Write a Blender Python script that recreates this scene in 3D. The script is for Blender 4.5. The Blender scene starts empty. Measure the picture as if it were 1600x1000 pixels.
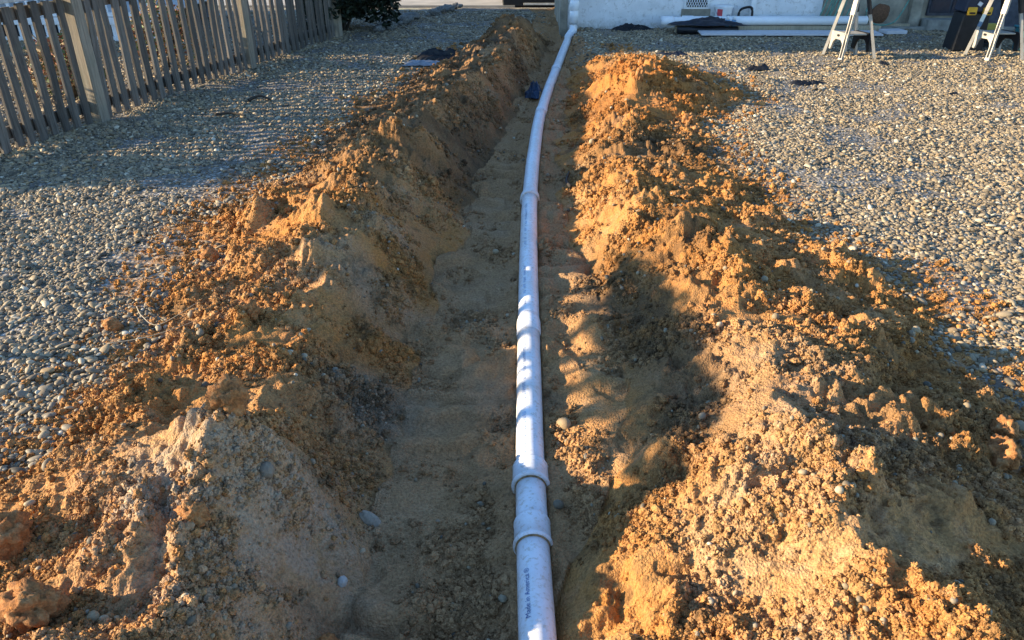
import bpy, bmesh, math, random
import numpy as np
from mathutils import Vector, Matrix, Euler, noise as mnoise

R = math.radians
scene = bpy.context.scene
COL = scene.collection
random.seed(5)
rng = np.random.default_rng(11)

# ------------------------------------------------------------------ camera
cam_d = bpy.data.cameras.new('camera')
cam = bpy.data.objects.new('camera', cam_d)
COL.objects.link(cam)
cam_d.sensor_width = 36.0
cam_d.lens = 27.0
cam_d.clip_start = 0.05
cam_d.clip_end = 2000
cam.location = (0, 0, 1.61)
cam.rotation_euler = (R(90 - 28.5), 0, 0)
scene.camera = cam

# ------------------------------------------------------------------ sky, sun, exposure
SUN_EL, SUN_AZ = 15.5, 2.5          # low sun on the left, a touch towards the camera side
w = bpy.data.worlds.new('World')
scene.world = w
w.use_nodes = True
nt = w.node_tree
sky = nt.nodes.new('ShaderNodeTexSky')
sky.sky_type = 'NISHITA'
sky.sun_disc = False
sky.sun_elevation = R(SUN_EL)
sky.sun_rotation = R(270 - SUN_AZ)
sky.air_density = 1.0
sky.dust_density = 0.0
sky.ozone_density = 4.0
nt.nodes['Background'].inputs['Strength'].default_value = 0.15
nt.links.new(sky.outputs[0], nt.nodes['Background'].inputs['Color'])
sd = bpy.data.lights.new('sun', 'SUN')
sd.energy = 5.0
sd.angle = R(0.5)
sd.color = (1.0, 0.83, 0.58)
so = bpy.data.objects.new('sun', sd)
COL.objects.link(so)
to_sun = Vector((-math.cos(R(SUN_AZ)) * math.cos(R(SUN_EL)), -math.sin(R(SUN_AZ)) * math.cos(R(SUN_EL)), math.sin(R(SUN_EL))))
so.rotation_euler = to_sun.to_track_quat('Z', 'Y').to_euler()
so.location = (-20, 0, 15)
scene.view_settings.view_transform = 'Standard'
scene.view_settings.look = 'None'
scene.view_settings.exposure = 1.52
scene.view_settings.gamma = 1.0
scene.view_settings.use_curve_mapping = False

# ------------------------------------------------------------------ node helpers
def mat_new(name):
    m = bpy.data.materials.new(name)
    m.use_nodes = True
    t = m.node_tree
    b = t.nodes['Principled BSDF']
    b.inputs['Specular IOR Level'].default_value = 0.3
    return m, t, b

def nd(t, typ, **kw):
    n = t.nodes.new(typ)
    for k, v in kw.items():
        setattr(n, k, v)
    return n

def noise_n(t, vec, scale, detail=4, rough=0.55, dist=0.0):
    n = nd(t, 'ShaderNodeTexNoise')
    n.inputs['Scale'].default_value = scale
    n.inputs['Detail'].default_value = detail
    n.inputs['Roughness'].default_value = rough
    n.inputs['Distortion'].default_value = dist
    t.links.new(vec, n.inputs['Vector'])
    return n.outputs['Fac']

def ramp(t, fac, stops, interp='LINEAR'):
    n = nd(t, 'ShaderNodeValToRGB')
    cr = n.color_ramp
    cr.interpolation = interp
    while len(cr.elements) < len(stops):
        cr.elements.new(0.5)
    for e, (p, c) in zip(cr.elements, stops):
        e.position = p
        e.color = (c, c, c, 1) if isinstance(c, (int, float)) else (*c, 1)
    t.links.new(fac, n.inputs['Fac'])
    return n.outputs['Color']

def mix(t, fac, a, b, mode='MIX'):
    n = nd(t, 'ShaderNodeMix', data_type='RGBA', blend_type=mode)
    for sock, v in ((n.inputs[0], fac), (n.inputs[6], a), (n.inputs[7], b)):
        if isinstance(v, (int, float)):
            sock.default_value = v
        elif isinstance(v, tuple):
            sock.default_value = (*v, 1)
        else:
            t.links.new(v, sock)
    return n.outputs[2]

def math_n(t, op, a, b=None, clamp=False):
    n = nd(t, 'ShaderNodeMath', operation=op, use_clamp=clamp)
    for i, v in enumerate((a, b)):
        if v is None:
            continue
        if isinstance(v, (int, float)):
            n.inputs[i].default_value = v
        else:
            t.links.new(v, n.inputs[i])
    return n.outputs[0]

def bump(t, b, height, strength, dist):
    n = nd(t, 'ShaderNodeBump')
    n.inputs['Strength'].default_value = strength
    n.inputs['Distance'].default_value = dist
    t.links.new(height, n.inputs['Height'])
    t.links.new(n.outputs[0], b.inputs['Normal'])

def simple(name, col, rough=0.6, metal=0.0, var=0.15, scale=14.0, bmp=0.0, obj=True, stretch=None):
    m, t, b = mat_new(name)
    tc = nd(t, 'ShaderNodeTexCoord')
    v = tc.outputs['Object']
    if stretch:
        mp = nd(t, 'ShaderNodeMapping')
        mp.inputs['Scale'].default_value = stretch
        t.links.new(v, mp.inputs['Vector'])
        v = mp.outputs[0]
    f = noise_n(t, v, scale, 5, 0.6)
    lo = tuple(c * (1 - var * 1.6) for c in col)
    hi = tuple(min(1, c * (1 + var)) for c in col)
    c = ramp(t, f, [(0.3, lo), (0.7, hi)])
    t.links.new(c, b.inputs['Base Color'])
    b.inputs['Roughness'].default_value = rough
    b.inputs['Metallic'].default_value = metal
    if bmp:
        bump(t, b, f, bmp, 0.01)
    return m

# ------------------------------------------------------------------ soil, gravel materials
SOIL_DARK, SOIL_RED, SOIL_TAN, SOIL_PALE = (0.175, 0.088, 0.034), (0.46, 0.190, 0.047), (0.445, 0.238, 0.086), (0.50, 0.345, 0.185)

def soil_colour(t, pos, orange, damp_shade, grey, dark):
    big = noise_n(t, pos, 2.1, 4, 0.6, 0.4)
    mid = noise_n(t, pos, 11.0, 5, 0.65, 0.5)
    fin = noise_n(t, pos, 95.0, 4, 0.7)
    c = mix(t, ramp(t, mid, [(0.36, 0.0), (0.62, 1.0)]), SOIL_TAN, SOIL_RED)
    s = math_n(t, 'ADD', math_n(t, 'MULTIPLY', big, 0.55), math_n(t, 'MULTIPLY', mid, 0.45))
    c = mix(t, ramp(t, s, [(0.51, 0.0), (0.66, 0.7)]), c, SOIL_PALE)
    c = mix(t, math_n(t, 'MULTIPLY', orange, 0.85, True), c, (0.44, 0.17, 0.042))
    c = mix(t, ramp(t, math_n(t, 'ADD', big, math_n(t, 'MULTIPLY', math_n(t, 'SUBTRACT', mid, 0.5), 0.9)), [(0.28, 0.85), (0.44, 0.0)]), c, SOIL_DARK)
    c = mix(t, math_n(t, 'MULTIPLY', damp_shade, 0.9, True), c, mix(t, mid, (0.30, 0.168, 0.080), (0.48, 0.295, 0.150)))  # damp floor tone, also carries shade painted on the left heap
    gf = math_n(t, 'MULTIPLY', grey, ramp(t, mid, [(0.35, 0.35), (0.6, 1.0)]), True)
    c = mix(t, gf, c, (0.39, 0.30, 0.205))
    c = mix(t, math_n(t, 'MULTIPLY', dark, ramp(t, mid, [(0.3, 1.0), (0.7, 0.65)]), True), c, (0.105, 0.064, 0.034))  # dark soil together with the shade painted into it
    c = mix(t, 1.0, c, ramp(t, fin, [(0.28, 0.5), (0.5, 0.95), (0.72, 1.3)]), 'MULTIPLY')
    return c, fin

def grain_height(t, pos, fin):
    v = nd(t, 'ShaderNodeTexVoronoi')
    v.inputs['Scale'].default_value = 130.0
    t.links.new(pos, v.inputs['Vector'])
    return math_n(t, 'SUBTRACT', math_n(t, 'MULTIPLY', fin, 1.2), math_n(t, 'MULTIPLY', v.outputs['Distance'], 0.7))

def gravel_sheet_colour(t, pos):
    v = nd(t, 'ShaderNodeTexVoronoi')
    v.inputs['Scale'].default_value = 46.0
    t.links.new(pos, v.inputs['Vector'])
    sep = nd(t, 'ShaderNodeSeparateColor')
    t.links.new(v.outputs['Color'], sep.inputs[0])
    c = ramp(t, sep.outputs[0], [(0.0, (0.11, 0.10, 0.09)), (0.35, (0.22, 0.20, 0.17)), (0.7, (0.33, 0.30, 0.25)), (1.0, (0.5, 0.48, 0.44))])
    c = mix(t, ramp(t, v.outputs['Distance'], [(0.25, 0.0), (0.6, 0.8)]), c, (0.13, 0.105, 0.075))
    sand = ramp(t, noise_n(t, pos, 1.7, 5, 0.65, 0.6), [(0.52, 0.0), (0.66, 0.75)])
    c = mix(t, sand, c, mix(t, noise_n(t, pos, 160, 3), (0.20, 0.15, 0.10), (0.36, 0.29, 0.20)))
    h = math_n(t, 'MULTIPLY', v.outputs['Distance'], -1.0)
    return c, h

m_soil, t, b = mat_new('sandy_soil')
g = nd(t, 'ShaderNodeNewGeometry').outputs['Position']
at = nd(t, 'ShaderNodeAttribute', attribute_name='ground_kind')
sp = nd(t, 'ShaderNodeSeparateColor')
t.links.new(at.outputs['Color'], sp.inputs[0])
at2 = nd(t, 'ShaderNodeAttribute', attribute_name='ground_grey')
sc_, fin = soil_colour(t, g, sp.outputs[1], sp.outputs[2], at2.outputs['Fac'], nd(t, 'ShaderNodeAttribute', attribute_name='ground_dark_shade').outputs['Fac'])
gc, gh = gravel_sheet_colour(t, g)
t.links.new(mix(t, sp.outputs[0], sc_, gc), b.inputs['Base Color'])
b.inputs['Roughness'].default_value = 0.95
b.inputs['Specular IOR Level'].default_value = 0.12
hh = math_n(t, 'ADD', math_n(t, 'MULTIPLY', gh, sp.outputs[0]), math_n(t, 'MULTIPLY', grain_height(t, g, fin), math_n(t, 'SUBTRACT', 1.0, sp.outputs[0])))
bump(t, b, hh, 0.9, 0.009)

m_clod, t, b = mat_new('sandy_soil_lump')
g = nd(t, 'ShaderNodeNewGeometry').outputs['Position']
at = nd(t, 'ShaderNodeAttribute', attribute_name='tint', attribute_type='INSTANCER')
sp = nd(t, 'ShaderNodeSeparateXYZ')
t.links.new(at.outputs['Vector'], sp.inputs[0])
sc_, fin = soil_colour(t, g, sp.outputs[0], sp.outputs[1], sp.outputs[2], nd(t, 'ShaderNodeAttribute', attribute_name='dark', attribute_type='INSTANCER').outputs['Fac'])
rnd = nd(t, 'ShaderNodeObjectInfo').outputs['Random']
sc_ = mix(t, 1.0, sc_, ramp(t, rnd, [(0.0, 0.72), (1.0, 1.22)]), 'MULTIPLY')
t.links.new(sc_, b.inputs['Base Color'])
b.inputs['Roughness'].default_value = 0.95
b.inputs['Specular IOR Level'].default_value = 0.12
bump(t, b, grain_height(t, g, fin), 0.9, 0.007)

m_clod_one, t, b = mat_new('crusty_soil_clod')
g = nd(t, 'ShaderNodeNewGeometry').outputs['Position']
f1 = noise_n(t, g, 28, 5, 0.7, 0.5)
f2 = noise_n(t, g, 140, 4, 0.7)
c = ramp(t, f1, [(0.3, (0.17, 0.075, 0.03)), (0.5, (0.40, 0.17, 0.055)), (0.7, (0.46, 0.27, 0.12))])
t.links.new(mix(t, 1.0, c, ramp(t, f2, [(0.3, 0.6), (0.7, 1.2)]), 'MULTIPLY'), b.inputs['Base Color'])
b.inputs['Roughness'].default_value = 0.95
bump(t, b, f2, 0.8, 0.008)

def pebble_mat(name, stops, spec=0.3):
    m, t, b = mat_new(name)
    r = nd(t, 'ShaderNodeObjectInfo').outputs['Random']
    c = ramp(t, r, stops)
    g = nd(t, 'ShaderNodeNewGeometry').outputs['Position']
    f = noise_n(t, g, 120, 4, 0.65)
    c = mix(t, 1.0, c, ramp(t, f, [(0.3, 0.72), (0.7, 1.15)]), 'MULTIPLY')
    dust = ramp(t, noise_n(t, g, 1.6, 4, 0.6), [(0.5, 0.0), (0.7, 0.45)])
    c = mix(t, dust, c, (0.33, 0.275, 0.20))
    c = mix(t, 1.0, c, (0.92, 0.83, 0.68), 'MULTIPLY')
    t.links.new(c, b.inputs['Base Color'])
    b.inputs['Roughness'].default_value = 0.65
    b.inputs['Specular IOR Level'].default_value = spec
    return m
m_peb = pebble_mat('gravel_pebble', [(0.0, (0.085, 0.078, 0.065)), (0.2, (0.18, 0.155, 0.12)), (0.4, (0.30, 0.25, 0.18)), (0.55, (0.25, 0.225, 0.19)),
                                     (0.7, (0.38, 0.33, 0.245)), (0.85, (0.34, 0.25, 0.145)), (0.95, (0.50, 0.46, 0.38)), (1.0, (0.62, 0.60, 0.54))])
m_stone = pebble_mat('loose_stone', [(0.0, (0.14, 0.14, 0.14)), (0.5, (0.32, 0.30, 0.27)), (1.0, (0.5, 0.47, 0.42))])

# ------------------------------------------------------------------ numpy noise
def _hash(ix, iy, seed):
    h = (ix.astype(np.int64) * 374761393 + iy.astype(np.int64) * 668265263 + seed * 974634777) & 0xffffffff
    h = ((h ^ (h >> 13)) * 1274126177) & 0xffffffff
    return ((h ^ (h >> 16)) & 0xffffff) / float(0x1000000)

def perlin(x, y, s, seed=0):
    x = x / s; y = y / s
    ix = np.floor(x); iy = np.floor(y)
    fx = x - ix; fy = y - iy
    u = fx * fx * fx * (fx * (fx * 6 - 15) + 10); v = fy * fy * fy * (fy * (fy * 6 - 15) + 10)
    def gr(a, c):
        an = _hash(ix + a, iy + c, seed) * 6.28318
        return np.cos(an) * (fx - a) + np.sin(an) * (fy - c)
    n0 = gr(0, 0) * (1 - u) + gr(1, 0) * u
    n1 = gr(0, 1) * (1 - u) + gr(1, 1) * u
    return (n0 * (1 - v) + n1 * v) * 1.5

def fbm(x, y, s, o=4, seed=0, gain=0.5):
    r = 0; a = 1.0
    for i in range(o):
        r = r + a * perlin(x, y, s / 2 ** i, seed + i * 17)
        a *= gain
    return r

def lumps(x, y, s, seed=0, keep=0.7):
    """rounded lumps of random size, one per cell"""
    x = x / s; y = y / s
    ix = np.floor(x); iy = np.floor(y)
    out = np.zeros_like(x)
    for a in (-1, 0, 1):
        for c in (-1, 0, 1):
            cx = ix + a; cy = iy + c
            px = cx + _hash(cx, cy, seed); py = cy + _hash(cx, cy, seed + 1)
            r = 0.25 + 0.45 * _hash(cx, cy, seed + 2)
            k = _hash(cx, cy, seed + 3) < keep
            d2 = ((x - px) ** 2 + (y - py) ** 2) / (r * r)
            out = np.maximum(out, np.where(k, np.sqrt(np.clip(1 - d2, 0, 1)) * r, 0))
    return out

def ip(y, ys, vs):
    return np.interp(y, ys, vs)

def smooth(t):
    t = np.clip(t, 0, 1)
    return t * t * (3 - 2 * t)

# ------------------------------------------------------------------ the lie of the land
LY = [0.2, 1.3, 1.8, 2.12, 2.4, 2.85, 3.28, 3.5, 4.0, 5.1, 6.0, 6.9, 8.6, 9.4, 10.2, 10.9, 11.5, 15]
L_OUT = [-1.9, -1.72, -1.66, -1.58, -1.5, -1.55, -1.58, -1.6, -1.74, -1.5, -1.46, -1.3, -0.95, -0.8, -0.62, -0.42, -0.3, -0.3]
L_CRE = [-0.97, -0.92, -0.88, -0.87, -0.86, -0.87, -0.89, -0.91, -0.92, -0.85, -0.68, -0.46, -0.10, -0.02, 0.06, 0.10, 0.14, 0.14]
L_TOE = [-0.38, -0.42, -0.46, -0.48, -0.48, -0.47, -0.455, -0.44, -0.38, -0.28, -0.18, -0.07, 0.17, 0.26, 0.38, 0.47, 0.55, 0.6]
L_H = [0.22, 0.17, 0.28, 0.085, 0.065, 0.05, 0.06, 0.19, 0.21, 0.20, 0.18, 0.17, 0.16, 0.23, 0.36, 0.22, 0.0, 0.0]
RY = [0.2, 1.22, 1.55, 1.8, 2.1, 2.5, 3.05, 3.4, 4.0, 4.8, 5.4, 6.5, 7.2, 7.8, 8.4, 9.0, 9.5, 15]
R_TOE = [0.13, 0.14, 0.16, 0.26, 0.38, 0.49, 0.47, 0.43, 0.36, 0.33, 0.36, 0.44, 0.50, 0.54, 0.60, 0.66, 0.72, 0.8]
R_CRE = [0.88, 0.86, 0.85, 0.84, 0.88, 0.97, 0.95, 0.90, 0.82, 0.79, 0.80, 0.98, 1.16, 1.28, 1.22, 1.1, 1.05, 1.1]
R_OUT = [1.85, 1.75, 1.72, 1.70, 1.75, 1.86, 1.94, 1.88, 1.60, 1.50, 1.45, 1.70, 2.10, 2.25, 2.1, 1.6, 1.3, 1.3]
R_H = [0.24, 0.24, 0.24, 0.23, 0.21, 0.17, 0.145, 0.145, 0.15, 0.10, 0.055, 0.09, 0.25, 0.26, 0.16, 0.05, 0.0, 0.0]
FY = [0.2, 6.5, 9.5, 11.3, 12.0, 12.3]
F_Z = [-0.195, -0.195, -0.16, -0.13, -0.10, 0.0]
PIPE = np.array([(0.075, 0.5, -0.10), (0.07, 1.25, -0.105), (0.068, 1.41, -0.112), (0.063, 1.82, -0.146), (0.064, 2.2, -0.145), (0.077, 3.07, -0.142), (0.092, 3.98, -0.142),
                 (0.118, 4.94, -0.140), (0.162, 5.82, -0.140), (0.24, 7.01, -0.140), (0.39, 8.38, -0.132), (0.53, 9.45, -0.115), (0.67, 10.5, -0.09), (0.82, 11.52, -0.05)])

PIPE_Y, PIPE_X = PIPE[:, 1], PIPE[:, 0]
xs_mid = np.arange(-1.95, 2.35, 0.0062)
def grow(start, end, d, k):
    out = []; x = start
    while abs(x - start) < abs(end - start):
        d *= k; x += math.copysign(d, end - start); out.append(x)
    return np.array(out)
XS = np.concatenate([grow(-1.95, -9.0, 0.0062, 1.022)[::-1], xs_mid, grow(xs_mid[-1], 9.0, 0.0062, 1.022)])
yy = [0.35]
while yy[-1] < 14.3:
    yy.append(yy[-1] + (0.02 if yy[-1] < 0.8 else max(0.0048, 0.0040 * yy[-1])))
YS = np.array(yy)
X, Y = np.meshgrid(XS, YS)

wx = X + 0.10 * fbm(X, Y, 0.55, 3, 3) * np.clip(1, 0, 1)
wy = Y + 0.10 * fbm(X, Y, 0.6, 3, 9)
lo, lc, lt, lh = (ip(wy, LY, a) for a in (L_OUT, L_CRE, L_TOE, L_H))
ro, rc, rt, rh = (ip(wy, RY, a) for a in (R_OUT, R_CRE, R_TOE, R_H))
fz = ip(Y, FY, F_Z) + 0.17 * np.clip((X - ip(Y, PIPE_Y, PIPE_X) - 0.03) / 0.50, 0, 1) * smooth((4.4 - Y) / 1.2) * smooth((Y - 1.2) / 0.8) + 0.03 * smooth((X - ip(Y, PIPE_Y, PIPE_X)) / 0.1)
lo = lo - 0.10 * perlin(X * 0 + 3, Y, 0.45, 31)
ro = ro + 0.16 * perlin(X * 0 + 7, Y, 0.5, 32)
lh = lh * (1 + 0.35 * perlin(X * 0.6, Y, 0.5, 41))
rh = rh * (1 + 0.30 * perlin(X * 0.6, Y, 0.5, 42))

lh = lh + 0.03 * (np.exp(-((Y - 3.05) / 0.085) ** 2) + np.exp(-((Y - 2.72) / 0.075) ** 2) + np.exp(-((Y - 2.30) / 0.07) ** 2) + 0.5 * np.exp(-((Y - 2.52) / 0.03) ** 2))
# gravel grade
grade = 0.016 * fbm(X, Y, 1.3, 3, 51) + 0.014 * fbm(X, Y, 0.36, 3, 52)
Z = grade.copy()
def inner(t):
    return 0.5 * smooth(t) + 0.5 * np.clip(t, 0, 1)
tl_in = (wx - lt) / (lc - lt); tl_out = (wx - lo) / (lc - lo)
tr_in = (wx - rt) / (rc - rt); tr_out = (ro - wx) / (ro - rc)
ztr = fz + 0.010 * fbm(X, Y, 0.4, 3, 61)
left_z = np.where(wx > lc, fz + (lh - fz) * inner(tl_in), grade + lh * (0.35 * smooth(tl_out) + 0.65 * np.clip(tl_out, 0, 1) ** 1.25))
right_z = np.where(wx < rc, fz + (rh - fz) * inner(tr_in), grade + rh * (0.35 * smooth(tr_out) + 0.65 * np.clip(tr_out, 0, 1) ** 1.25))
in_left = (wx > lo) & (wx < lt) & (lh > 0.012)
in_right = (wx < ro) & (wx > rt) & (rh > 0.012)
in_tr = (wx >= lt) & (wx <= rt)
# where a mound runs out the trench bank falls straight from the gravel
bank_l = (wx <= lt) & ~in_left; bank_r = (wx >= rt) & ~in_right
Z = np.where(in_tr, ztr, Z)
Z = np.where(in_left, left_z, Z)
Z = np.where(in_right, right_z, Z)
Z = np.where(bank_r, np.where(wx < rt + 0.22, fz + (grade - fz) * smooth((wx - rt) / 0.22), Z), Z)
Z = np.where(bank_l, np.where(wx > lt - 0.22, fz + (grade - fz) * smooth((lt - wx) / 0.22), Z), Z)
Z = np.where(Y > 12.25, grade, Z)

mnd = np.clip(np.maximum(np.where(in_left, np.minimum(tl_out * 4, 1) * np.minimum(tl_in * 3, 1), 0), np.where(in_right, np.minimum(tr_out * 4, 1) * np.minimum(tr_in * 3, 1), 0)), 0, 1)
trm = in_tr.astype(float)
pipe_x = ip(Y, PIPE[:, 1], PIPE[:, 0]); pipe_z = ip(Y, PIPE[:, 1], PIPE[:, 2])
dp = np.abs(X - pipe_x)

bumpy = 0.42 + 0.80 * smooth(fbm(X, Y, 0.38, 3, 71) * 1.3 + 0.45)
Z += mnd * bumpy * (0.055 * np.abs(fbm(X, Y, 0.30, 2, 72)) - 0.012
                    + 0.040 * fbm(X + 0.05 * perlin(X, Y, 0.12, 5), Y + 0.03 * perlin(X, Y, 0.1, 15), 0.17, 4, 73)
                    + 0.045 * lumps(X + 0.06 * perlin(X, Y, 0.035, 36) + 0.04 * perlin(X, Y, 0.07, 6), Y + 0.04 * perlin(X, Y, 0.07, 8), 0.17, 74, 0.4) + 0.035 * (0.5 - np.abs(fbm(X * 0.7 + 9, Y * 1.3, 0.34, 2, 75)))
                    + 0.017 * lumps(X + 0.02 * perlin(X, Y, 0.03, 16), Y + 0.02 * perlin(X, Y, 0.03, 18), 0.07, 78, 0.5) + 0.012 * fbm(X, Y, 0.05, 3, 79, 0.65))
Z += (mnd + 0.20 * trm) * (0.30 * lumps(X, Y, 0.030, 82, 0.6) * 0.030 * 2 + 0.35 * lumps(X, Y, 0.016, 86, 0.7) * 0.016 * 2) * np.clip(0.35 + 1.1 * fbm(X, Y, 0.28, 3, 88), 0.05, 1.1)
# the bucket's cross ridges and smears on the trench floor
rid = np.sin(6.28318 * (Y + 0.16 * fbm(X * 0.8, Y, 0.55, 3, 91)) / 0.16)
Z += trm * np.clip(0.3 + 1.3 * perlin(X, Y, 0.42, 92), 0, 1) * 0.022 * np.sign(rid) * np.abs(rid) ** 0.6
Z += trm * (0.008 * fbm(X, Y, 0.09, 4, 93, 0.6) + 0.026 * np.maximum(0, perlin(X, Y, 0.22, 94)) + 0.05 * lumps(X + 0.05 * perlin(X, Y, 0.1, 26), Y + 0.05 * perlin(X, Y, 0.1, 28), 0.2, 97, 0.25))
Z -= trm * np.clip(dp * 10 - 0.8, 0, 1) * (0.05 * lumps(X * 1.5 + 0.05 * perlin(X, Y, 0.15, 126), Y + 0.04 * perlin(X, Y, 0.12, 128), 0.26, 127, 0.4))
# soil banked and crumbled against the pipe, never over its crown
side = np.clip(1 - np.abs(dp - 0.06) / 0.07, 0, 1)
Z += (trm > 0) * side * (0.020 + 0.022 * fbm(X, Y, 0.10, 3, 95))
under = dp < 0.055
Z = np.where(under & (Y < 11.7), np.minimum(Z, pipe_z - 0.012), Z)
near_pipe = np.clip((0.12 - dp) / 0.05, 0, 1) * (Y < 11.7)
Z = np.where(dp < 0.12, np.minimum(Z, pipe_z + 0.012 + (1 - near_pipe) * 0.2), Z)

soilm = np.maximum(np.maximum(in_left * np.clip(tl_out * 9, 0, 1), in_right * np.clip(tr_out * 9, 0, 1)), trm)
grav = 1 - np.clip(soilm, 0, 1)
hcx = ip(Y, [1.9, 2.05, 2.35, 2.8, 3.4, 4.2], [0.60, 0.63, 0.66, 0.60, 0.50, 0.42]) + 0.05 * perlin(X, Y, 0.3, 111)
hollow_shade = np.exp(-((X - hcx) / ip(Y, [2, 3, 4.2], [0.15, 0.14, 0.10])) ** 4 - ((Y - 2.95) / 1.05) ** 6)  # outline of the shadow painted on the right inner slope, over darker soil
Z += -0.055 * np.exp(-((X - hcx - 0.01) / 0.15) ** 2 - ((Y - 2.9) / 1.05) ** 6) + 0.008 * np.exp(-((X - hcx + 0.19) / 0.07) ** 2 - ((Y - 2.6) / 0.6) ** 4)
edge_soil = np.clip(1 - np.minimum(np.abs(X - lo), np.abs(X - ro)) / 0.42, 0, 1) * (Y < 10.5)
grav = grav * (1 - edge_soil * np.clip(0.5 + 1.6 * fbm(X, Y, 0.16, 3, 96), 0, 1))
grav = np.where((bank_r & (wx < rt + 0.25)) | (bank_l & (wx > lt - 0.25)), grav * 0.25, grav)
def spot(cx, cy, rx, ry):
    return np.exp(-(((X - cx) / rx) ** 2 + ((Y - cy) / ry) ** 2))
dark = np.clip(0.75 * hollow_shade + (0.85 * in_left * smooth((Y - 4.3) / 0.9) * np.clip(0.75 + 0.9 * fbm(X, Y, 0.5, 3, 112), 0, 1)) + 0.8 * spot(1.1, 5.5, 0.7, 0.35)  # dark soil plus painted shade: right inner slope, far left heap, right-heap dip
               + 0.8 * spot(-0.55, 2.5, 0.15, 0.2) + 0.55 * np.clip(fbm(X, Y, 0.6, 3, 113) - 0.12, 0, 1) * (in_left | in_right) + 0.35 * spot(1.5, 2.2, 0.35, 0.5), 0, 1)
orange = 0.95 * spot(1.25, 7.3, 0.9, 1.5) + 0.35 * spot(-0.2, 8.6, 0.8, 2.2) + 0.6 * spot(-0.62, 2.75, 0.25, 0.3) + 0.45 * spot(1.2, 3.4, 0.5, 0.8) + 0.35 * spot(-0.95, 1.45, 0.25, 0.3) + 0.3 * spot(-1.1, 3.4, 0.6, 0.9)
damp_shade = np.clip(trm * (0.85 - 0.6 * spot(0.33, 2.6, 0.25, 0.6)) + 0.45 * spot(0.70, 2.55, 0.22, 0.5) + 0.9 * spot(-0.55, 2.5, 0.16, 0.22) + 0.55 * np.clip(Y - 4.6, 0, 1) * (in_left), 0, 1)  # damp trench; sun patch coloured paler, shaded far left heap coloured darker
greyc = np.clip(0.8 * spot(-0.98, 1.66, 0.16, 0.14) + 0.6 * spot(-0.75, 1.38, 0.3, 0.28) + 0.35 * spot(-0.6, 1.85, 0.25, 0.5) + 0.8 * spot(-0.55, 2.5, 0.14, 0.18) + 0.5 * spot(-0.35, 9.2, 0.3, 0.4) + 0.4 * spot(0.95, 2.0, 0.35, 0.6)
                + 0.45 * np.clip(fbm(X, Y, 0.5, 3, 99), 0, 1) * in_left * (Y < 6) + 0.30 * np.clip(fbm(X, Y, 0.4, 3, 98), 0, 1), 0, 1)

def height(x, y, A=None):
    A = Z if A is None else A
    x = np.atleast_1d(np.asarray(x, float)); y = np.atleast_1d(np.asarray(y, float))
    i = np.clip(np.searchsorted(XS, x) - 1, 0, len(XS) - 2); j = np.clip(np.searchsorted(YS, y) - 1, 0, len(YS) - 2)
    fx = np.clip((x - XS[i]) / (XS[i + 1] - XS[i]), 0, 1); fy = np.clip((y - YS[j]) / (YS[j + 1] - YS[j]), 0, 1)
    return (A[j, i] * (1 - fx) + A[j, i + 1] * fx) * (1 - fy) + (A[j + 1, i] * (1 - fx) + A[j + 1, i + 1] * fx) * fy

def hz(x, y):
    if XS[0] < x < XS[-1] and YS[0] < y < YS[-1]:
        return float(height(x, y)[0])
    return 0.0

# ------------------------------------------------------------------ object helpers
def tag(o, label=None, cat=None, group=None, kind=None):
    if label: o['label'] = label
    if cat: o['category'] = cat
    if group: o['group'] = group
    if kind: o['kind'] = kind
    return o

def empty(name, loc, label, cat, group=None, rz=0.0):
    o = bpy.data.objects.new(name, None)
    o.empty_display_size = 0.1
    o.location = loc
    o.rotation_euler = (0, 0, rz)
    COL.objects.link(o)
    return tag(o, label, cat, group)

def link(name, me, mat=None, parent=None, loc=None, rot=None):
    if mat and not me.materials:
        me.materials.append(mat)
    o = bpy.data.objects.new(name, me)
    if loc is not None: o.location = loc
    if rot is not None: o.rotation_euler = rot
    COL.objects.link(o)
    if parent: o.parent = parent
    return o

def from_bm(name, bm, mat, parent=None, loc=None, rot=None, smooth_=False):
    me = bpy.data.meshes.new(name)
    bm.normal_update()
    bm.to_mesh(me)
    bm.free()
    if smooth_:
        me.polygons.foreach_set('use_smooth', [True] * len(me.polygons))
    return link(name, me, mat, parent, loc, rot)

def add_box(bm, c, s, rot=None, bev=0.0, wob=0.0):
    mtx = Matrix.Translation(c) @ (Euler(rot).to_matrix().to_4x4() if rot else Matrix())
    r = bmesh.ops.create_cube(bm, size=1, matrix=mtx @ Matrix.Diagonal((*s, 1)))
    if bev:
        es = list({e for v in r['verts'] for e in v.link_edges})
        bmesh.ops.bevel(bm, geom=es, offset=bev, segments=2, affect='EDGES')
    return r

def box(name, c, s, mat, parent=None, rot=None, bev=0.004):
    bm = bmesh.new()
    add_box(bm, (0, 0, 0), s, None, bev)
    return from_bm(name, bm, mat, parent, c, rot)

def tube_into(bm, pts, rad, seg=12, caps=True):
    pts = [Vector(p) for p in pts]
    n = len(pts)
    rads = rad if isinstance(rad, (list, tuple, np.ndarray)) else [rad] * n
    rings = []
    for i, p in enumerate(pts):
        d = (pts[min(i + 1, n - 1)] - pts[max(i - 1, 0)]).normalized()
        up = Vector((0, 0, 1)) if abs(d.z) < 0.95 else Vector((0, 1, 0))
        a = d.cross(up).normalized(); c = a.cross(d).normalized()
        rings.append([bm.verts.new(p + (a * math.cos(6.28318 * k / seg) + c * math.sin(6.28318 * k / seg)) * rads[i]) for k in range(seg)])
    for r0, r1 in zip(rings, rings[1:]):
        for k in range(seg):
            bm.faces.new((r0[k], r0[(k + 1) % seg], r1[(k + 1) % seg], r1[k]))
    if caps:
        bm.faces.new(rings[0][::-1]); bm.faces.new(rings[-1])
    bmesh.ops.recalc_face_normals(bm, faces=bm.faces[:])

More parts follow.
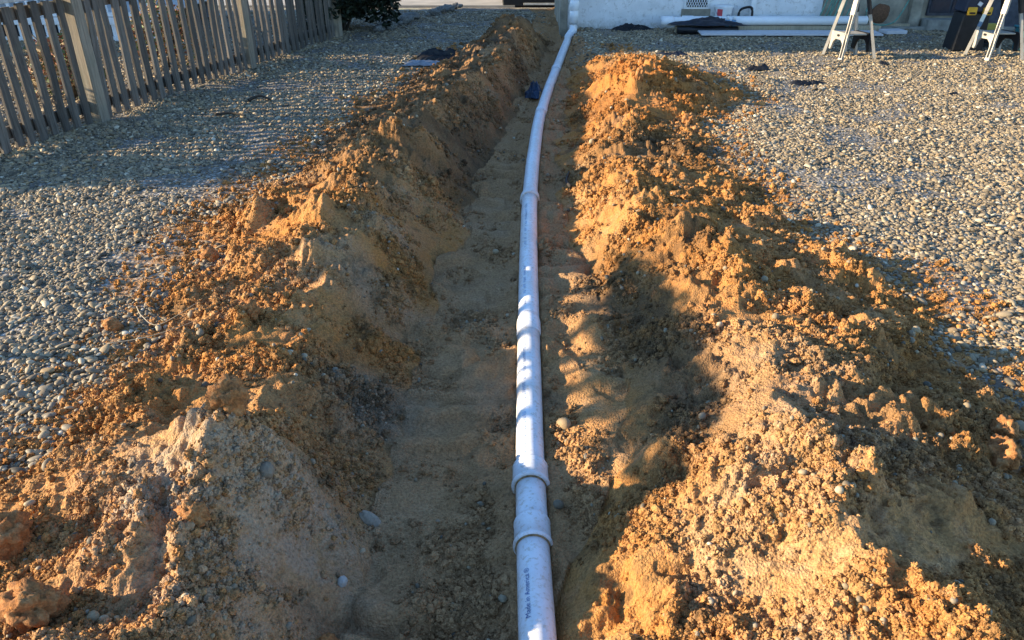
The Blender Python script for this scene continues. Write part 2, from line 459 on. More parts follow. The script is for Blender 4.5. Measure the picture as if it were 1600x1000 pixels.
def tube(name, pts, rad, mat, parent=None, seg=12, caps=True, smooth_=True):
    bm = bmesh.new()
    tube_into(bm, pts, rad, seg, caps)
    return from_bm(name, bm, mat, parent, smooth_=smooth_)

def prism(name, outline, depth, mat, parent=None, loc=None, rot=None, bev=0.0):
    """outline in the XZ plane, extruded along Y"""
    bm = bmesh.new()
    f = bm.faces.new([bm.verts.new((x, -depth / 2, z)) for x, z in outline])
    r = bmesh.ops.extrude_face_region(bm, geom=[f])
    bmesh.ops.translate(bm, verts=[v for v in r['geom'] if isinstance(v, bmesh.types.BMVert)], vec=(0, depth, 0))
    bmesh.ops.recalc_face_normals(bm, faces=bm.faces[:])
    if bev:
        bmesh.ops.bevel(bm, geom=bm.edges[:], offset=bev, segments=1, affect='EDGES')
    return from_bm(name, bm, mat, parent, loc, rot)

# ------------------------------------------------------------------ ground meshes
nx, ny = len(XS), len(YS)
ql = in_left[:-1, :-1]; qr = in_right[:-1, :-1] ; qt = in_tr[:-1, :-1]
region = np.zeros((ny - 1, nx - 1), np.int8)
region[qt] = 1
region[ql] = 2
region[qr] = 3
region[(YS[:-1] > 12.25)[:, None] & np.ones_like(qt)] = 0
vid = np.arange(nx * ny).reshape(ny, nx)
quads = np.stack([vid[:-1, :-1], vid[:-1, 1:], vid[1:, 1:], vid[1:, :-1]], -1)
V = np.stack([X, Y, Z], -1).reshape(-1, 3).astype(np.float32)
kindcol = np.stack([grav, np.clip(orange, 0, 1), damp_shade, np.ones_like(damp_shade)], -1).reshape(-1, 4).astype(np.float32)
greyf = greyc.reshape(-1).astype(np.float32)

def np_mesh(name, verts, faces):
    me = bpy.data.meshes.new(name)
    nf = len(faces)
    me.vertices.add(len(verts)); me.loops.add(nf * 4); me.polygons.add(nf)
    me.vertices.foreach_set('co', np.ascontiguousarray(verts, np.float32).ravel())
    me.polygons.foreach_set('loop_start', np.arange(0, nf * 4, 4, dtype=np.int32))
    me.loops.foreach_set('vertex_index', np.ascontiguousarray(faces, np.int32).ravel())
    me.polygons.foreach_set('use_smooth', np.ones(nf, bool))
    me.update(calc_edges=True)
    return me

def region_mesh(name, r):
    q = quads[region == r]
    used, inv = np.unique(q.ravel(), return_inverse=True)
    me = np_mesh(name, V[used], inv.reshape(-1, 4))
    a = me.attributes.new('ground_kind', 'FLOAT_COLOR', 'POINT')
    a.data.foreach_set('color', kindcol[used].ravel())
    a = me.attributes.new('ground_grey', 'FLOAT', 'POINT')
    a.data.foreach_set('value', greyf[used])
    a = me.attributes.new('ground_dark_shade', 'FLOAT', 'POINT')
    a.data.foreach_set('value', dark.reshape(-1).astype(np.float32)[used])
    return link(name, me, m_soil)

tag(region_mesh('gravel_ground', 0), kind='structure')
tag(region_mesh('trench', 1), kind='structure')
tag(region_mesh('dirt_mound', 2), 'long heap of dug brown soil between the white pipe and the picket fence', 'dirt mound', 'heaps of dug soil along the trench')
tag(region_mesh('dirt_mound', 3), 'long sunlit heap of orange sandy soil on the sawhorse side of the white pipe', 'dirt mound', 'heaps of dug soil along the trench')

# the yard beyond, out to the horizon
m_far, t, b = mat_new('far_gravel')
g = nd(t, 'ShaderNodeNewGeometry').outputs['Position']
gc, gh = gravel_sheet_colour(t, g)
t.links.new(gc, b.inputs['Base Color'])
b.inputs['Roughness'].default_value = 0.95
bump(t, b, gh, 0.8, 0.01)
x0, x1, y0, y1 = XS[0], XS[-1], YS[0], YS[-1]
bm = bmesh.new()
B = 400.0
for (a, c, d, e) in ((-B, -B, x0, B), (x1, -B, B, B), (x0, -B, x1, y0), (x0, y1, x1, B)):
    bm.faces.new([bm.verts.new(p) for p in ((a, c, 0), (d, c, 0), (d, e, 0), (a, e, 0))])
tag(from_bm('yard_ground', bm, m_far), kind='structure')

# pale drive across the end of the yard
m_drive = simple('pale_concrete', (0.42, 0.37, 0.30), 0.9, var=0.14, scale=3.0, bmp=0.2)
bm = bmesh.new()
add_box(bm, (-20.0, 16.7, 0.01), (40.1, 4.5, 0.05))
tag(from_bm('driveway', bm, m_drive), kind='structure')

# ------------------------------------------------------------------ scattered gravel and crumbs
def lump_mesh(name, sub, seed, amp, mat, flat=False, squash=1.0, freq=1.3):
    bm = bmesh.new()
    bmesh.ops.create_icosphere(bm, subdivisions=sub, radius=0.5)
    off = Vector((seed * 7.3, seed * 3.1, seed * 5.7))
    for v in bm.verts:
        d = v.co.normalized()
        k = 1 + amp * mnoise.noise(d * freq + off) + amp * 0.5 * mnoise.noise(d * freq * 2.7 + off)
        v.co = d * 0.5 * k
        v.co.z *= squash
    me = bpy.data.meshes.new(name)
    bm.to_mesh(me); bm.free()
    me.polygons.foreach_set('use_smooth', [not flat] * len(me.polygons))
    me.materials.append(mat)
    return me

def scatter(name, P, rot, scl, idx, protos, tint=None, dk=None):
    me = bpy.data.meshes.new(name)
    n = len(P)
    me.vertices.add(n)
    me.vertices.foreach_set('co', P.astype(np.float32).ravel())
    for an, arr in (('rot', rot), ('scl', scl)) + ((('tint', tint),) if tint is not None else ()):
        a = me.attributes.new(an, 'FLOAT_VECTOR', 'POINT')
        a.data.foreach_set('vector', arr.astype(np.float32).ravel())
    if dk is not None:
        a = me.attributes.new('dark', 'FLOAT', 'POINT')
        a.data.foreach_set('value', dk.astype(np.float32))
    a = me.attributes.new('idx', 'INT', 'POINT')
    a.data.foreach_set('value', idx.astype(np.int32))
    coll = bpy.data.collections.new(name + '_kinds')
    for i, pm in enumerate(protos):
        coll.objects.link(bpy.data.objects.new('%s_kind_%d' % (name, i), pm))
    o = bpy.data.objects.new(name, me)
    COL.objects.link(o)
    ng = bpy.data.node_groups.new(name, 'GeometryNodeTree')
    ng.interface.new_socket('Geometry', in_out='INPUT', socket_type='NodeSocketGeometry')
    ng.interface.new_socket('Geometry', in_out='OUTPUT', socket_type='NodeSocketGeometry')
    gi = ng.nodes.new('NodeGroupInput'); go = ng.nodes.new('NodeGroupOutput')
    ci = ng.nodes.new('GeometryNodeCollectionInfo')
    ci.inputs['Collection'].default_value = coll
    ci.inputs['Separate Children'].default_value = True
    ci.inputs['Reset Children'].default_value = True
    iop = ng.nodes.new('GeometryNodeInstanceOnPoints')
    iop.inputs['Pick Instance'].default_value = True
    def na(nm, ty):
        k = ng.nodes.new('GeometryNodeInputNamedAttribute')
        k.data_type = ty
        k.inputs['Name'].default_value = nm
        return k.outputs['Attribute']
    e2r = ng.nodes.new('FunctionNodeEulerToRotation')
    L = ng.links.new
    L(na('rot', 'FLOAT_VECTOR'), e2r.inputs[0])
    L(e2r.outputs[0], iop.inputs['Rotation'])
    L(na('scl', 'FLOAT_VECTOR'), iop.inputs['Scale'])
    L(na('idx', 'INT'), iop.inputs['Instance Index'])
    L(gi.outputs[0], iop.inputs['Points'])
    L(ci.outputs[0], iop.inputs['Instance'])
    L(iop.outputs[0], go.inputs[0])
    md = o.modifiers.new('scatter', 'NODES')
    md.node_group = ng
    tag(o, kind='stuff')
    return o

peb_protos = [lump_mesh('pebble_%d' % i, 2, i + 1, 0.16, m_peb) for i in range(8)]
clod_protos = [lump_mesh('crumb_%d' % i, 3, i + 21, 0.5 + 0.04 * i, m_clod, flat=i % 2 == 0, freq=1.6 + 0.2 * i) for i in range(10)]

# gravel: dense round pebbles wherever the ground is not soil
def draw(n, xa, xb, ya, yb):
    return rng.uniform(xa, xb, n), rng.uniform(ya, yb, n)
PX, PY, PS = [], [], []
for (xa, xb, ya, yb, dens, sz) in ((-4.3, -1.0, 1.2, 5.0, 6200, 0.0145), (-4.6, 0.6, 5.0, 8.5, 5000, 0.0148), (-3.2, 1.2, 8.5, 13.9, 2400, 0.018),
                                   (1.3, 4.2, 1.6, 5.0, 6000, 0.0140), (1.0, 6.2, 5.0, 8.5, 5200, 0.0145), (0.7, 8.2, 8.5, 12.0, 2600, 0.0180), (-8.5, -3.4, 5.0, 10.8, 1700, 0.026),
                                   (-8.0, -3.2, 10.8, 13.9, 350, 0.03)):
    n = int((xb - xa) * (yb - ya) * dens)
    x, y = draw(n, xa, xb, ya, yb)
    gk = height(x, y, grav)
    sandy = np.clip(0.62 - 1.5 * np.clip(fbm(x, y, 0.75, 4, 121) - 0.02, 0, 1), 0.06, 1) / 0.62
    keep = (rng.uniform(0, 1, n) < gk ** 1.3 * sandy)
    # only what the photograph's side of the yard shows
    PX.append(x[keep]); PY.append(y[keep]); PS.append(sz * np.exp(rng.normal(0, 0.40, keep.sum())))
x = np.concatenate(PX); y = np.concatenate(PY); s = np.concatenate(PS)
big = rng.uniform(0, 1, len(s)) < 0.015
s[big] *= 1.5
s = np.minimum(s, 0.042)
n = len(x)
P = np.stack([x, y, height(x, y) + s * 0.20 * rng.uniform(0.3, 1.3, n)], -1)
rot = np.stack([rng.normal(0, 0.35, n), rng.normal(0, 0.35, n), rng.uniform(0, 6.283, n)], -1)
scl = np.stack([s * rng.uniform(1.0, 1.6, n), s * rng.uniform(0.75, 1.0, n), s * rng.uniform(0.4, 0.75, n)], -1)
scatter('gravel', P, rot, scl, rng.integers(0, 8, n), peb_protos)
print('gravel pebbles', n)

# crumbs of soil lying on the heaps, the trench floor and spilled onto the gravel
cell = np.gradient(XS)[None, :] * np.gradient(YS)[:, None]
patch = np.clip(0.5 + 1.3 * fbm(X, Y, 0.33, 4, 131), 0.06, 1.7) ** 1.7
wgt = (np.clip(mnd * 1.3, 0, 1) * patch + trm * 0.28 * patch ** 2 + 0.30 * edge_soil * (1 - trm)) * cell / (0.6 + Y * 0.55) ** 1.6
wgt = np.where((dp < 0.075) & (Y < 11.7), 0, wgt)
wgt = np.where((Y > 11.5) | (Y < 0.7) | (X < -2.6) | (X > 3.0), 0, wgt).ravel()
n = 175000
pick = rng.choice(len(wgt), n, p=wgt / wgt.sum())
jj, ii = np.divmod(pick, nx)
x = XS[ii] + rng.uniform(-.5, .5, n) * np.gradient(XS)[ii]; y = YS[jj] + rng.uniform(-.5, .5, n) * np.gradient(YS)[jj]
s = 0.0047 * np.clip(rng.pareto(2.2, n) + 1, 1, 9.0) * (0.85 + 0.085 * y)
s = np.minimum(s, np.where(height(x, y, trm) > 0.5, 0.026, 0.019 + 0.0035 * y))
P = np.stack([x, y, height(x, y) + s * 0.18], -1)
rot = rng.uniform(0, 6.283, (n, 3))
scl = s[:, None] * rng.uniform(0.75, 1.25, (n, 3))
tint = np.stack([height(x, y, orange), height(x, y, damp_shade), height(x, y, greyc) * rng.uniform(0.2, 1.5, n)], -1)
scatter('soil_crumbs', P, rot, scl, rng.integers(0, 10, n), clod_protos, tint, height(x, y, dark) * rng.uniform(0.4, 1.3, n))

# stones mixed into the soil
n = 2600
pick = rng.choice(len(wgt), n, p=wgt / wgt.sum())
jj, ii = np.divmod(pick, nx)
x, y = XS[ii], YS[jj]
s = 0.013 * np.exp(rng.normal(0, 0.4, n)) * (0.8 + 0.07 * y)
P = np.stack([x, y, height(x, y) + s * 0.22], -1)
scatter('soil_stones', P, rng.uniform(0, 6.28, (n, 3)), s[:, None] * rng.uniform(0.7, 1.2, (n, 3)), rng.integers(0, 8, n), peb_protos)

# ------------------------------------------------------------------ the drain pipe
m_pvc, t, b = mat_new('white_pvc')
tc = nd(t, 'ShaderNodeTexCoord').outputs['Object']
f = noise_n(t, tc, 7, 5, 0.65)
f2 = noise_n(t, tc, 60, 4, 0.7)
c = ramp(t, f, [(0.3, (0.72, 0.72, 0.73)), (0.7, (0.82, 0.82, 0.82))])
c = mix(t, ramp(t, f2, [(0.52, 0.0), (0.68, 0.7)]), c, (0.48, 0.38, 0.26))
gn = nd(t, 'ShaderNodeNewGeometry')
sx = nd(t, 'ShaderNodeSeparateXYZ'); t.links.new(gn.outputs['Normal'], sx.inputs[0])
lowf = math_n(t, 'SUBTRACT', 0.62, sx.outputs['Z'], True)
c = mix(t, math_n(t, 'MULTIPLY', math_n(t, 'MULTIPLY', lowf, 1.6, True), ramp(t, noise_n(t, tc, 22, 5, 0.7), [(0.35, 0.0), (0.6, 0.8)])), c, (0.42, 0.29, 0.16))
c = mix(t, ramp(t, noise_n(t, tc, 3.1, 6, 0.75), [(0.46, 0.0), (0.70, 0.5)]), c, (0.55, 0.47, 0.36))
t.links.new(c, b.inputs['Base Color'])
b.inputs['Roughness'].default_value = 0.38
b.inputs['Specular IOR Level'].default_value = 0.45
m_pvc_clean = simple('clean_white_pvc', (0.76, 0.77, 0.78), 0.4, var=0.04)
m_print = simple('blue_print', (0.07, 0.13, 0.30), 0.5, var=0.2)
m_print_l = simple('worn_blue_print', (0.27, 0.36, 0.52), 0.5, var=0.3)
m_soilring = simple('soil_in_joint', (0.30, 0.19, 0.09), 0.95, var=0.4, scale=60, bmp=0.5)

PR = 0.0515
def pipe_at(y):
    return Vector((ip(y, PIPE[:, 1], PIPE[:, 0]), y, ip(y, PIPE[:, 1], PIPE[:, 2])))
def pipe_pts(ya, yb, step=0.12):
    k = max(2, int((yb - ya) / step) + 1)
    # smoothed so the run bends gently
    out = []
    for yv in np.linspace(ya, yb, k):
        acc = Vector((0, 0, 0))
        for d in (-0.3, -0.15, 0, 0.15, 0.3):
            q = pipe_at(min(11.5, max(0.5, yv + d)))
            acc += Vector((q.x, 0, q.z))
        out.append(Vector((acc.x / 5, yv, acc.z / 5)))
    return out

drain = empty('drain_pipe', (pipe_at(1.0).x, 1.0, hz(0.07, 1.0)), 'long white plastic drain pipe lying down the middle of the trench up to the house', 'drain pipe')
def dpart(name, pts, rad, mat=m_pvc, seg=28):
    o0 = drain.location
    return tube(name, [Vector(p) - o0 for p in pts], rad, mat, drain, seg)
joints = [1.80, 2.08, 3.07, 4.94, 7.3, 9.3]
edges_ = [0.5] + joints + [11.45]
secs = []
for a, c in zip(edges_, edges_[1:]):
    secs.append(dpart('pipe_section', pipe_pts(a, c), PR))
def hub(y, l, r, lip=0.004, name='coupling'):
    a, c = pipe_pts(y - l / 2, y + l / 2, l)[0], pipe_pts(y - l / 2, y + l / 2, l)[-1]
    d = (c - a)
    ts = [0, 0.01, 0.06, 0.12, 0.14, 0.86, 0.9, 0.99, 1.0]
    rs = [PR, r - 0.003, r + lip, r + lip, r, r, r + lip * 0.4, r - 0.002, PR]
    return dpart(name, [a + d * k for k in ts], rs)
hub(1.80, 0.115, 0.0585)
hub(2.085, 0.11, 0.0625, 0.004)
# flared bell ends of the other joints
def bell(y, l, r):
    p = pipe_pts(y, y + l, l)
    a, d = p[0], p[-1] - p[0]
    return dpart('bell_end', [a + d * k for k in (0, 0.03, 0.75, 1.0)], [PR + 0.001, r - 0.003, r - 0.003, PR + 0.0005])
bell(3.07, 0.16, 0.0595)
hub(4.94, 0.065, 0.062, 0.005)
bell(7.3, 0.16, 0.060)
bell(9.3, 0.16, 0.060)
for y in (1.742, 2.028):                         # soil packed against the near lip of each coupling
    p = pipe_pts(y - 0.004, y + 0.004, 0.01)
    dpart('soil_ring', [p[0], p[-1]], [0.0555, 0.0555], m_soilring, 24)
# elbow and riser against the house wall
e0 = pipe_pts(11.3, 11.45)[-1]
top = Vector((0.885, 11.70, 0.06))
dpart('elbow', [e0 - Vector((0.01, 0.1, 0)), e0, e0 + Vector((0.03, 0.12, 0.015)), Vector((0.875, 11.66, 0.0)), Vector((0.885, 11.70, 0.06)), Vector((0.885, 11.70, 0.10))],
      [0.055, 0.058, 0.057, 0.057, 0.058, 0.060], m_pvc_clean)
dpart('riser_section', [top + Vector((0, 0, 0.04)), (0.885, 11.70, 0.31)], 0.060, m_pvc_clean)
dpart('coupling', [(0.885, 11.70, 0.27), (0.885, 11.70, 0.275), (0.885, 11.70, 0.36), (0.885, 11.70, 0.40), (0.885, 11.70, 0.405)], [0.060, 0.067, 0.067, 0.060, 0.052], m_pvc_clean)
dpart('riser_pipe', [(0.885, 11.70, 0.38), (0.885, 11.70, 3.1)], 0.050, m_pvc_clean)

def wrap_print(me, y_start, ang0, parent, mat, name):
    """lay flat lettering (x along the pipe, y across) round the pipe"""
    for v in me.vertices:
        yv = y_start + v.co.x
        c = pipe_pts(yv - 0.02, yv + 0.02, 0.05)[0]
        a = ang0 + v.co.y / PR
        rr = PR + 0.0010
        v.co = Vector((c.x - math.sin(a) * rr, yv, c.z + math.cos(a) * rr)) - drain.location
    o = link(name, me, mat, parent)
    return o

fc = bpy.data.curves.new('lettering', 'FONT')
fc.body = 'Made in America \u00ae'
fc.size = 0.0225
fo = bpy.data.objects.new('lettering_source', fc)
me = bpy.data.meshes.new_from_object(fo)
bpy.data.objects.remove(fo)
bm = bmesh.new(); bm.from_mesh(me)
bmesh.ops.triangulate(bm, faces=bm.faces[:])
bm.to_mesh(me); bm.free()
wid = max(v.co.x for v in me.vertices)
for v in me.vertices:
    v.co.x *= 0.185 / wid
wrap_print(me, 1.425, R(20), secs[0], m_print, 'printed_lettering')

def worn_print(y0, y1, ang, parent, h=0.013):
    bm = bmesh.new()
    x = 0.0
    r = random.Random(int(y0 * 100))
    while x < y1 - y0:
        wdt = r.uniform(0.006, 0.014)
        if r.random() < 0.83:
            hh_ = h * r.choice((1.0, 1.0, 0.75, 0.9))
            for (xa, xb, ya, yb) in ((x, x + 0.0028, 0, hh_), (x, x + wdt * 0.8, 0 if r.random() < .5 else hh_ * 0.8, 0), (x + wdt * 0.6, x + wdt * 0.8, hh_ * r.uniform(0, .4), hh_)):
                if yb <= ya: yb = ya + 0.003
                bm.faces.new([bm.verts.new(p) for p in ((xa, ya, 0), (xb, ya, 0), (xb, yb, 0), (xa, yb, 0))])
        else:
            x += 0.01
        x += wdt + 0.004
    me = bpy.data.meshes.new('printed_lettering')
    bm.to_mesh(me); bm.free()
    tag(wrap_print(me, y0, R(ang), parent, m_print_l, 'printed_lettering'), kind='stuff')
worn_print(2.16, 2.98, 17, secs[2], 0.014)
worn_print(3.3, 3.75, 15, secs[3])
worn_print(4.0, 4.7, 14, secs[3])

# ------------------------------------------------------------------ picket fence
def wood_mat(name, lo, hi):
    m, t, b = mat_new(name)
    tc = nd(t, 'ShaderNodeTexCoord').outputs['Object']
    mp = nd(t, 'ShaderNodeMapping')
    mp.inputs['Scale'].default_value = (26, 26, 1.6)
    t.links.new(tc, mp.inputs['Vector'])
    oi = nd(t, 'ShaderNodeObjectInfo').outputs['Random']
    va = nd(t, 'ShaderNodeVectorMath', operation='ADD')
    t.links.new(mp.outputs[0], va.inputs[0]); t.links.new(oi, va.inputs[1])
    f = noise_n(t, va.outputs[0], 1.8, 6, 0.7, 0.6)
    c = ramp(t, f, [(0.28, lo), (0.5, tuple((a + c) / 2 for a, c in zip(lo, hi))), (0.75, hi)])
    c = mix(t, 1.0, c, ramp(t, oi, [(0, 0.6), (1, 1.25)]), 'MULTIPLY')
    al = ramp(t, noise_n(t, tc, 5, 4), [(0.55, 0.0), (0.75, 0.4)])
    c = mix(t, al, c, (0.14, 0.15, 0.10))
    t.links.new(c, b.inputs['Base Color'])
    b.inputs['Roughness'].default_value = 0.9
    bump(t, b, f, 0.6, 0.006)
    return m
m_wood = wood_mat('weathered_picket_wood', (0.045, 0.037, 0.030), (0.215, 0.183, 0.148))
m_post = wood_mat('weathered_post_wood', (0.15, 0.12, 0.085), (0.36, 0.30, 0.22))
m_cap = wood_mat('pale_rail_wood', (0.36, 0.34, 0.31), (0.60, 0.58, 0.54))

A = Vector((-3.80, 4.95, 0)); Bp = Vector((-2.39, 11.12, 0))
fd = (Bp - A).normalized(); fl = (Bp - A).length
fang = math.atan2(fd.y, fd.x)
fence = empty('picket_fence', A, 'weathered grey wooden picket fence along the gravel', 'fence', rz=fang)
FH = 0.99
pk_meshes = []
for k in range(5):
    bm = bmesh.new()
    add_box(bm, (0, 0, FH / 2), (0.072, 0.020, FH - 0.02))
    bmesh.ops.subdivide_edges(bm, edges=[e for e in bm.edges if abs(e.verts[0].co.z - e.verts[1].co.z) > 0.5], cuts=6)
    for v in bm.verts:
        q = v.co.z * 3 + k * 9
        v.co.x += 0.006 * mnoise.noise(Vector((q, 3.1, k))) + 0.003 * mnoise.noise(Vector((q * 3, v.co.x * 40, 1)))
        v.co.y += 0.006 * mnoise.noise(Vector((q, 7.7, k * 2)))
    me = bpy.data.meshes.new('picket')
    bm.to_mesh(me); bm.free()
    me.materials.append(m_wood)
    pk_meshes.append(me)
posts = [1.53, 3.95, 6.28]
xk = 0.05
while xk < fl - 0.05:
    if min(abs(xk - p) for p in posts) > 0.085:
        o = link('picket', pk_meshes[random.randrange(5)], None, fence, (xk, -0.035 + random.uniform(-.004, .004), random.uniform(0.0, 0.03)),
                 (random.gauss(0, 0.012), random.gauss(0, 0.022), random.choice((0, math.pi)) + random.gauss(0, 0.05)))
        o.scale = (random.uniform(0.86, 1.1), 1, random.uniform(0.97, 1.0))
    xk += 0.124 + random.uniform(-0.018, 0.018)
for p in posts:
    o = box('post', (p, 0.0 - 0.02, 0.50), (0.115, 0.115, 1.0), m_post, fence, bev=0.006)
for zz in (0.14, 0.91):
    box('rail', (fl / 2, 0.014, zz), (fl, 0.038, 0.085), m_wood, fence)
box('cap_rail', (fl / 2 - 0.05, -0.01, 1.012), (fl + 0.2, 0.15, 0.035), m_cap, fence)

# ------------------------------------------------------------------ neighbour's house beyond the fence
m_siding = simple('pale_blue_siding', (0.50, 0.53, 0.56), 0.7, var=0.08)
m_roof = simple('dark_roof', (0.07, 0.068, 0.065), 0.9, var=0.3, scale=30)
m_trim = simple('white_trim', (0.74, 0.74, 0.73), 0.55, var=0.06)
m_shade = simple('crawlspace_shade', (0.03, 0.03, 0.035), 0.9)
m_glass = simple('dark_window_glass', (0.03, 0.035, 0.045), 0.08, var=0.1)
nb = empty('neighbour_house', (-13, 10.85, 0), 'neighbouring house with white porch skirting seen through the fence pickets', 'house')
def nbp(name, c, s, m, par=None, bev=0.004):
    return box(name, (c[0] + 13, c[1] - 10.85, c[2]), s, m, par or nb, bev=bev)
nbp('wall', (-13, 11.40, 2.6), (7.6, 4.2, 5.2), m_siding)
prism('roof', [(-4.3, 0), (4.3, 0), (0, 2.1)], 4.6, m_roof, nb, (0, 0.55, 5.2))
for xx in (-15.2, -12.8, -10.6):
    wv = nbp('window', (xx, 9.28, 1.9), (0.95, 0.06, 1.35), m_trim)
    box('pane', (0, -0.034, 0), (0.8, 0.02, 1.2), m_glass, wv)
# porch towards the fence
nbp('porch_floor', (-6.9, 11.9, 0.33), (4.55, 2.4, 0.05), m_trim)
nbp('porch_fascia', (-6.9, 10.68, 0.255), (4.6, 0.03, 0.09), m_trim)
nbp('porch_crawlspace_shade', (-6.9, 10.80, 0.15), (4.5, 0.02, 0.30), m_shade)  # dark backing panel stands in for the shade under the porch
nbp('porch_sill', (-6.9, 10.70, 0.03), (4.5, 0.06, 0.06), m_trim)
for k in range(26):
    nbp('skirting_slat', (-9.1 + k * 0.176, 10.70, 0.135), (0.06, 0.02, 0.15), m_trim)
for k in range(5):
    nbp('porch_post', (-9.0 + k * 1.05, 10.78, 1.45), (0.10, 0.10, 2.2), m_trim)
nbp('porch_rail', (-6.9, 10.78, 1.15), (4.4, 0.06, 0.06), m_trim)
for k in range(34):
    nbp('baluster', (-9.0 + k * 0.127, 10.78, 0.73), (0.035, 0.035, 0.76), m_trim)
nbp('porch_roof', (-6.9, 11.9, 2.62), (4.8, 2.7, 0.14), m_roof)
nbp('porch_back_wall', (-6.9, 13.1, 1.3), (4.4, 0.06, 2.6), m_siding)

# ------------------------------------------------------------------ shrubs
def leaf_shrub(name, loc, rad, h, n, leaf, mats, label, cat, group=None, twig=None, seed=1):
    r = random.Random(seed)
    root = empty(name, loc, label, cat, group)
    bm = bmesh.new()
    for k in range(9):
        a = r.uniform(0, 6.28)
        tip = Vector((math.cos(a) * rad * r.uniform(.3, .8), math.sin(a) * rad * r.uniform(.3, .8), h * r.uniform(.55, .95)))
        mid = tip * 0.5 + Vector((r.uniform(-.06, .06), r.uniform(-.06, .06), 0.04))
        tube_into(bm, [Vector((tip.x * .05, tip.y * .05, -0.02)), mid, tip], [0.022, 0.014, 0.005], 6)
    from_bm('stem', bm, twig or m_wood, root, smooth_=True)
    for mi, mt in enumerate(mats):
        bm = bmesh.new()
        for k in range(n // len(mats)):
            u = r.uniform(-1, 1); a = r.uniform(0, 6.283); q = r.random() ** 0.33
            d = Vector((math.sqrt(1 - u * u) * math.cos(a), math.sqrt(1 - u * u) * math.sin(a), u))
            q *= 0.78 + 0.35 * mnoise.noise(d * 2.2 + Vector((seed, 0, mi * 0.3)))
            k_ = 1 + 0.7 * max(0.0, -d.z)
            p = Vector((d.x * rad * q * k_, d.y * rad * q * k_, h * 0.50 + d.z * h * 0.55 * q))
            if p.z < 0.01: continue
            e = Euler((r.uniform(0, 6.28), r.uniform(0, 6.28), r.uniform(0, 6.28))).to_matrix()
            l = leaf * r.uniform(.6, 1.3)
            vs = [bm.verts.new(p + e @ Vector(c)) for c in ((0, -l, 0), (l * .42, 0, l * .12), (0, l, 0), (-l * .42, 0, l * .12))]
            bm.faces.new(vs)
        tag(from_bm('foliage', bm, mt, root), kind='stuff')
    return root
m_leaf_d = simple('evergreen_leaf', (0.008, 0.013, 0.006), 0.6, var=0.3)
m_leaf_m = simple('evergreen_leaf_pale', (0.013, 0.021, 0.009), 0.6, var=0.3)  # slightly paler leaf tone, mixed in at random on the shrubs
m_leaf_r = simple('russet_leaf', (0.26, 0.10, 0.05), 0.7, var=0.35)
m_leaf_t = simple('dry_tan_leaf', (0.36, 0.25, 0.13), 0.8, var=0.3)
m_leaf_g = simple('ivy_leaf', (0.10, 0.14, 0.045), 0.6, var=0.3)
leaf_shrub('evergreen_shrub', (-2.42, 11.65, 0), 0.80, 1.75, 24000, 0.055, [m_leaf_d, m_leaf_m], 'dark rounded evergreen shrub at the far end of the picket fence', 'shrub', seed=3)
for i, (x, y, rr, h, nn, lab) in enumerate(((-4.15, 7.4, 0.42, 0.62, 1500, 'low russet shrub behind the fence just past its pale square post'),
                                            (-3.85, 8.9, 0.45, 0.75, 1600, 'taller russet shrub behind the fence near its middle'))):
    leaf_shrub('russet_shrub', (x, y, 0), rr, h, nn, 0.03, [m_leaf_r, m_leaf_t, m_leaf_g], lab, 'shrub', 'shrubs behind the fence', seed=20 + i)

# added tree out of view, its low flat crown shaped to shade the far bank
r_ = random.Random(8)
yt = empty('added_shade_tree', (-4.1, 2.54, 0), 'added evergreen tree out of view, with a flat crown shaped to shade the trench bank', 'tree')
tube('trunk', [(0, 0, -0.05), (0.01, 0.0, 0.7), (0.0, 0.0, 1.25)], [0.022, 0.018, 0.012], m_wood, yt, 8)
bm = bmesh.new()
for k in range(3600):
    u = r_.uniform(-1, 1); a = r_.uniform(0, 6.283); q = r_.random() ** 0.4
    d = Vector((math.sqrt(1 - u * u) * math.cos(a), math.sqrt(1 - u * u) * math.sin(a), u))
    p = Vector((d.x * 0.30 * q, d.y * 0.98 * q, 1.29 + d.z * 0.125 * q + 0.05 * mnoise.noise(d * 3)))
    e = Euler((r_.uniform(0, 6.28), r_.uniform(0, 6.28), r_.uniform(0, 6.28))).to_matrix()
    l = r_.uniform(0.02, 0.04)
    bm.faces.new([bm.verts.new(p + e @ Vector(c)) for c in ((0, -l, 0), (l * .5, 0, 0.003), (0, l, 0), (-l * .5, 0, 0.003))])
for yc in (-0.32, -0.12, 0.10, 0.32, 0.55, 0.74):        # drooping leafy sprays added to cast stripes of shade across the pipe
    for k in range(170):
        p = Vector((r_.uniform(-0.10, 0.10), yc + r_.gauss(0, 0.022), r_.uniform(0.95, 1.22)))
        e = Euler((r_.uniform(0, 6.28), r_.uniform(0, 6.28), r_.uniform(0, 6.28))).to_matrix()
        l = r_.uniform(0.018, 0.032)
        bm.faces.new([bm.verts.new(p + e @ Vector(c)) for c in ((0, -l, 0), (l * .5, 0, 0.003), (0, l, 0), (-l * .5, 0, 0.003))])
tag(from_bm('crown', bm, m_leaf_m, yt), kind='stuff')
for i, (x, y, h, lab) in enumerate(((-5.3, 4.95, 1.15, 'added evergreen shrub out of view, deepening the shade on the gravel'), (-5.6, 6.0, 1.0, 'second added evergreen shrub out of view, deepening the gravel shade further along'))):  # shrubs added out of view to deepen shade on the gravel
    leaf_shrub('evergreen_shrub', (x, y, 0), 0.45, h, 2600, 0.04, [m_leaf_d, m_leaf_m], lab, 'shrub', 'shrubs behind the fence', seed=30 + i)

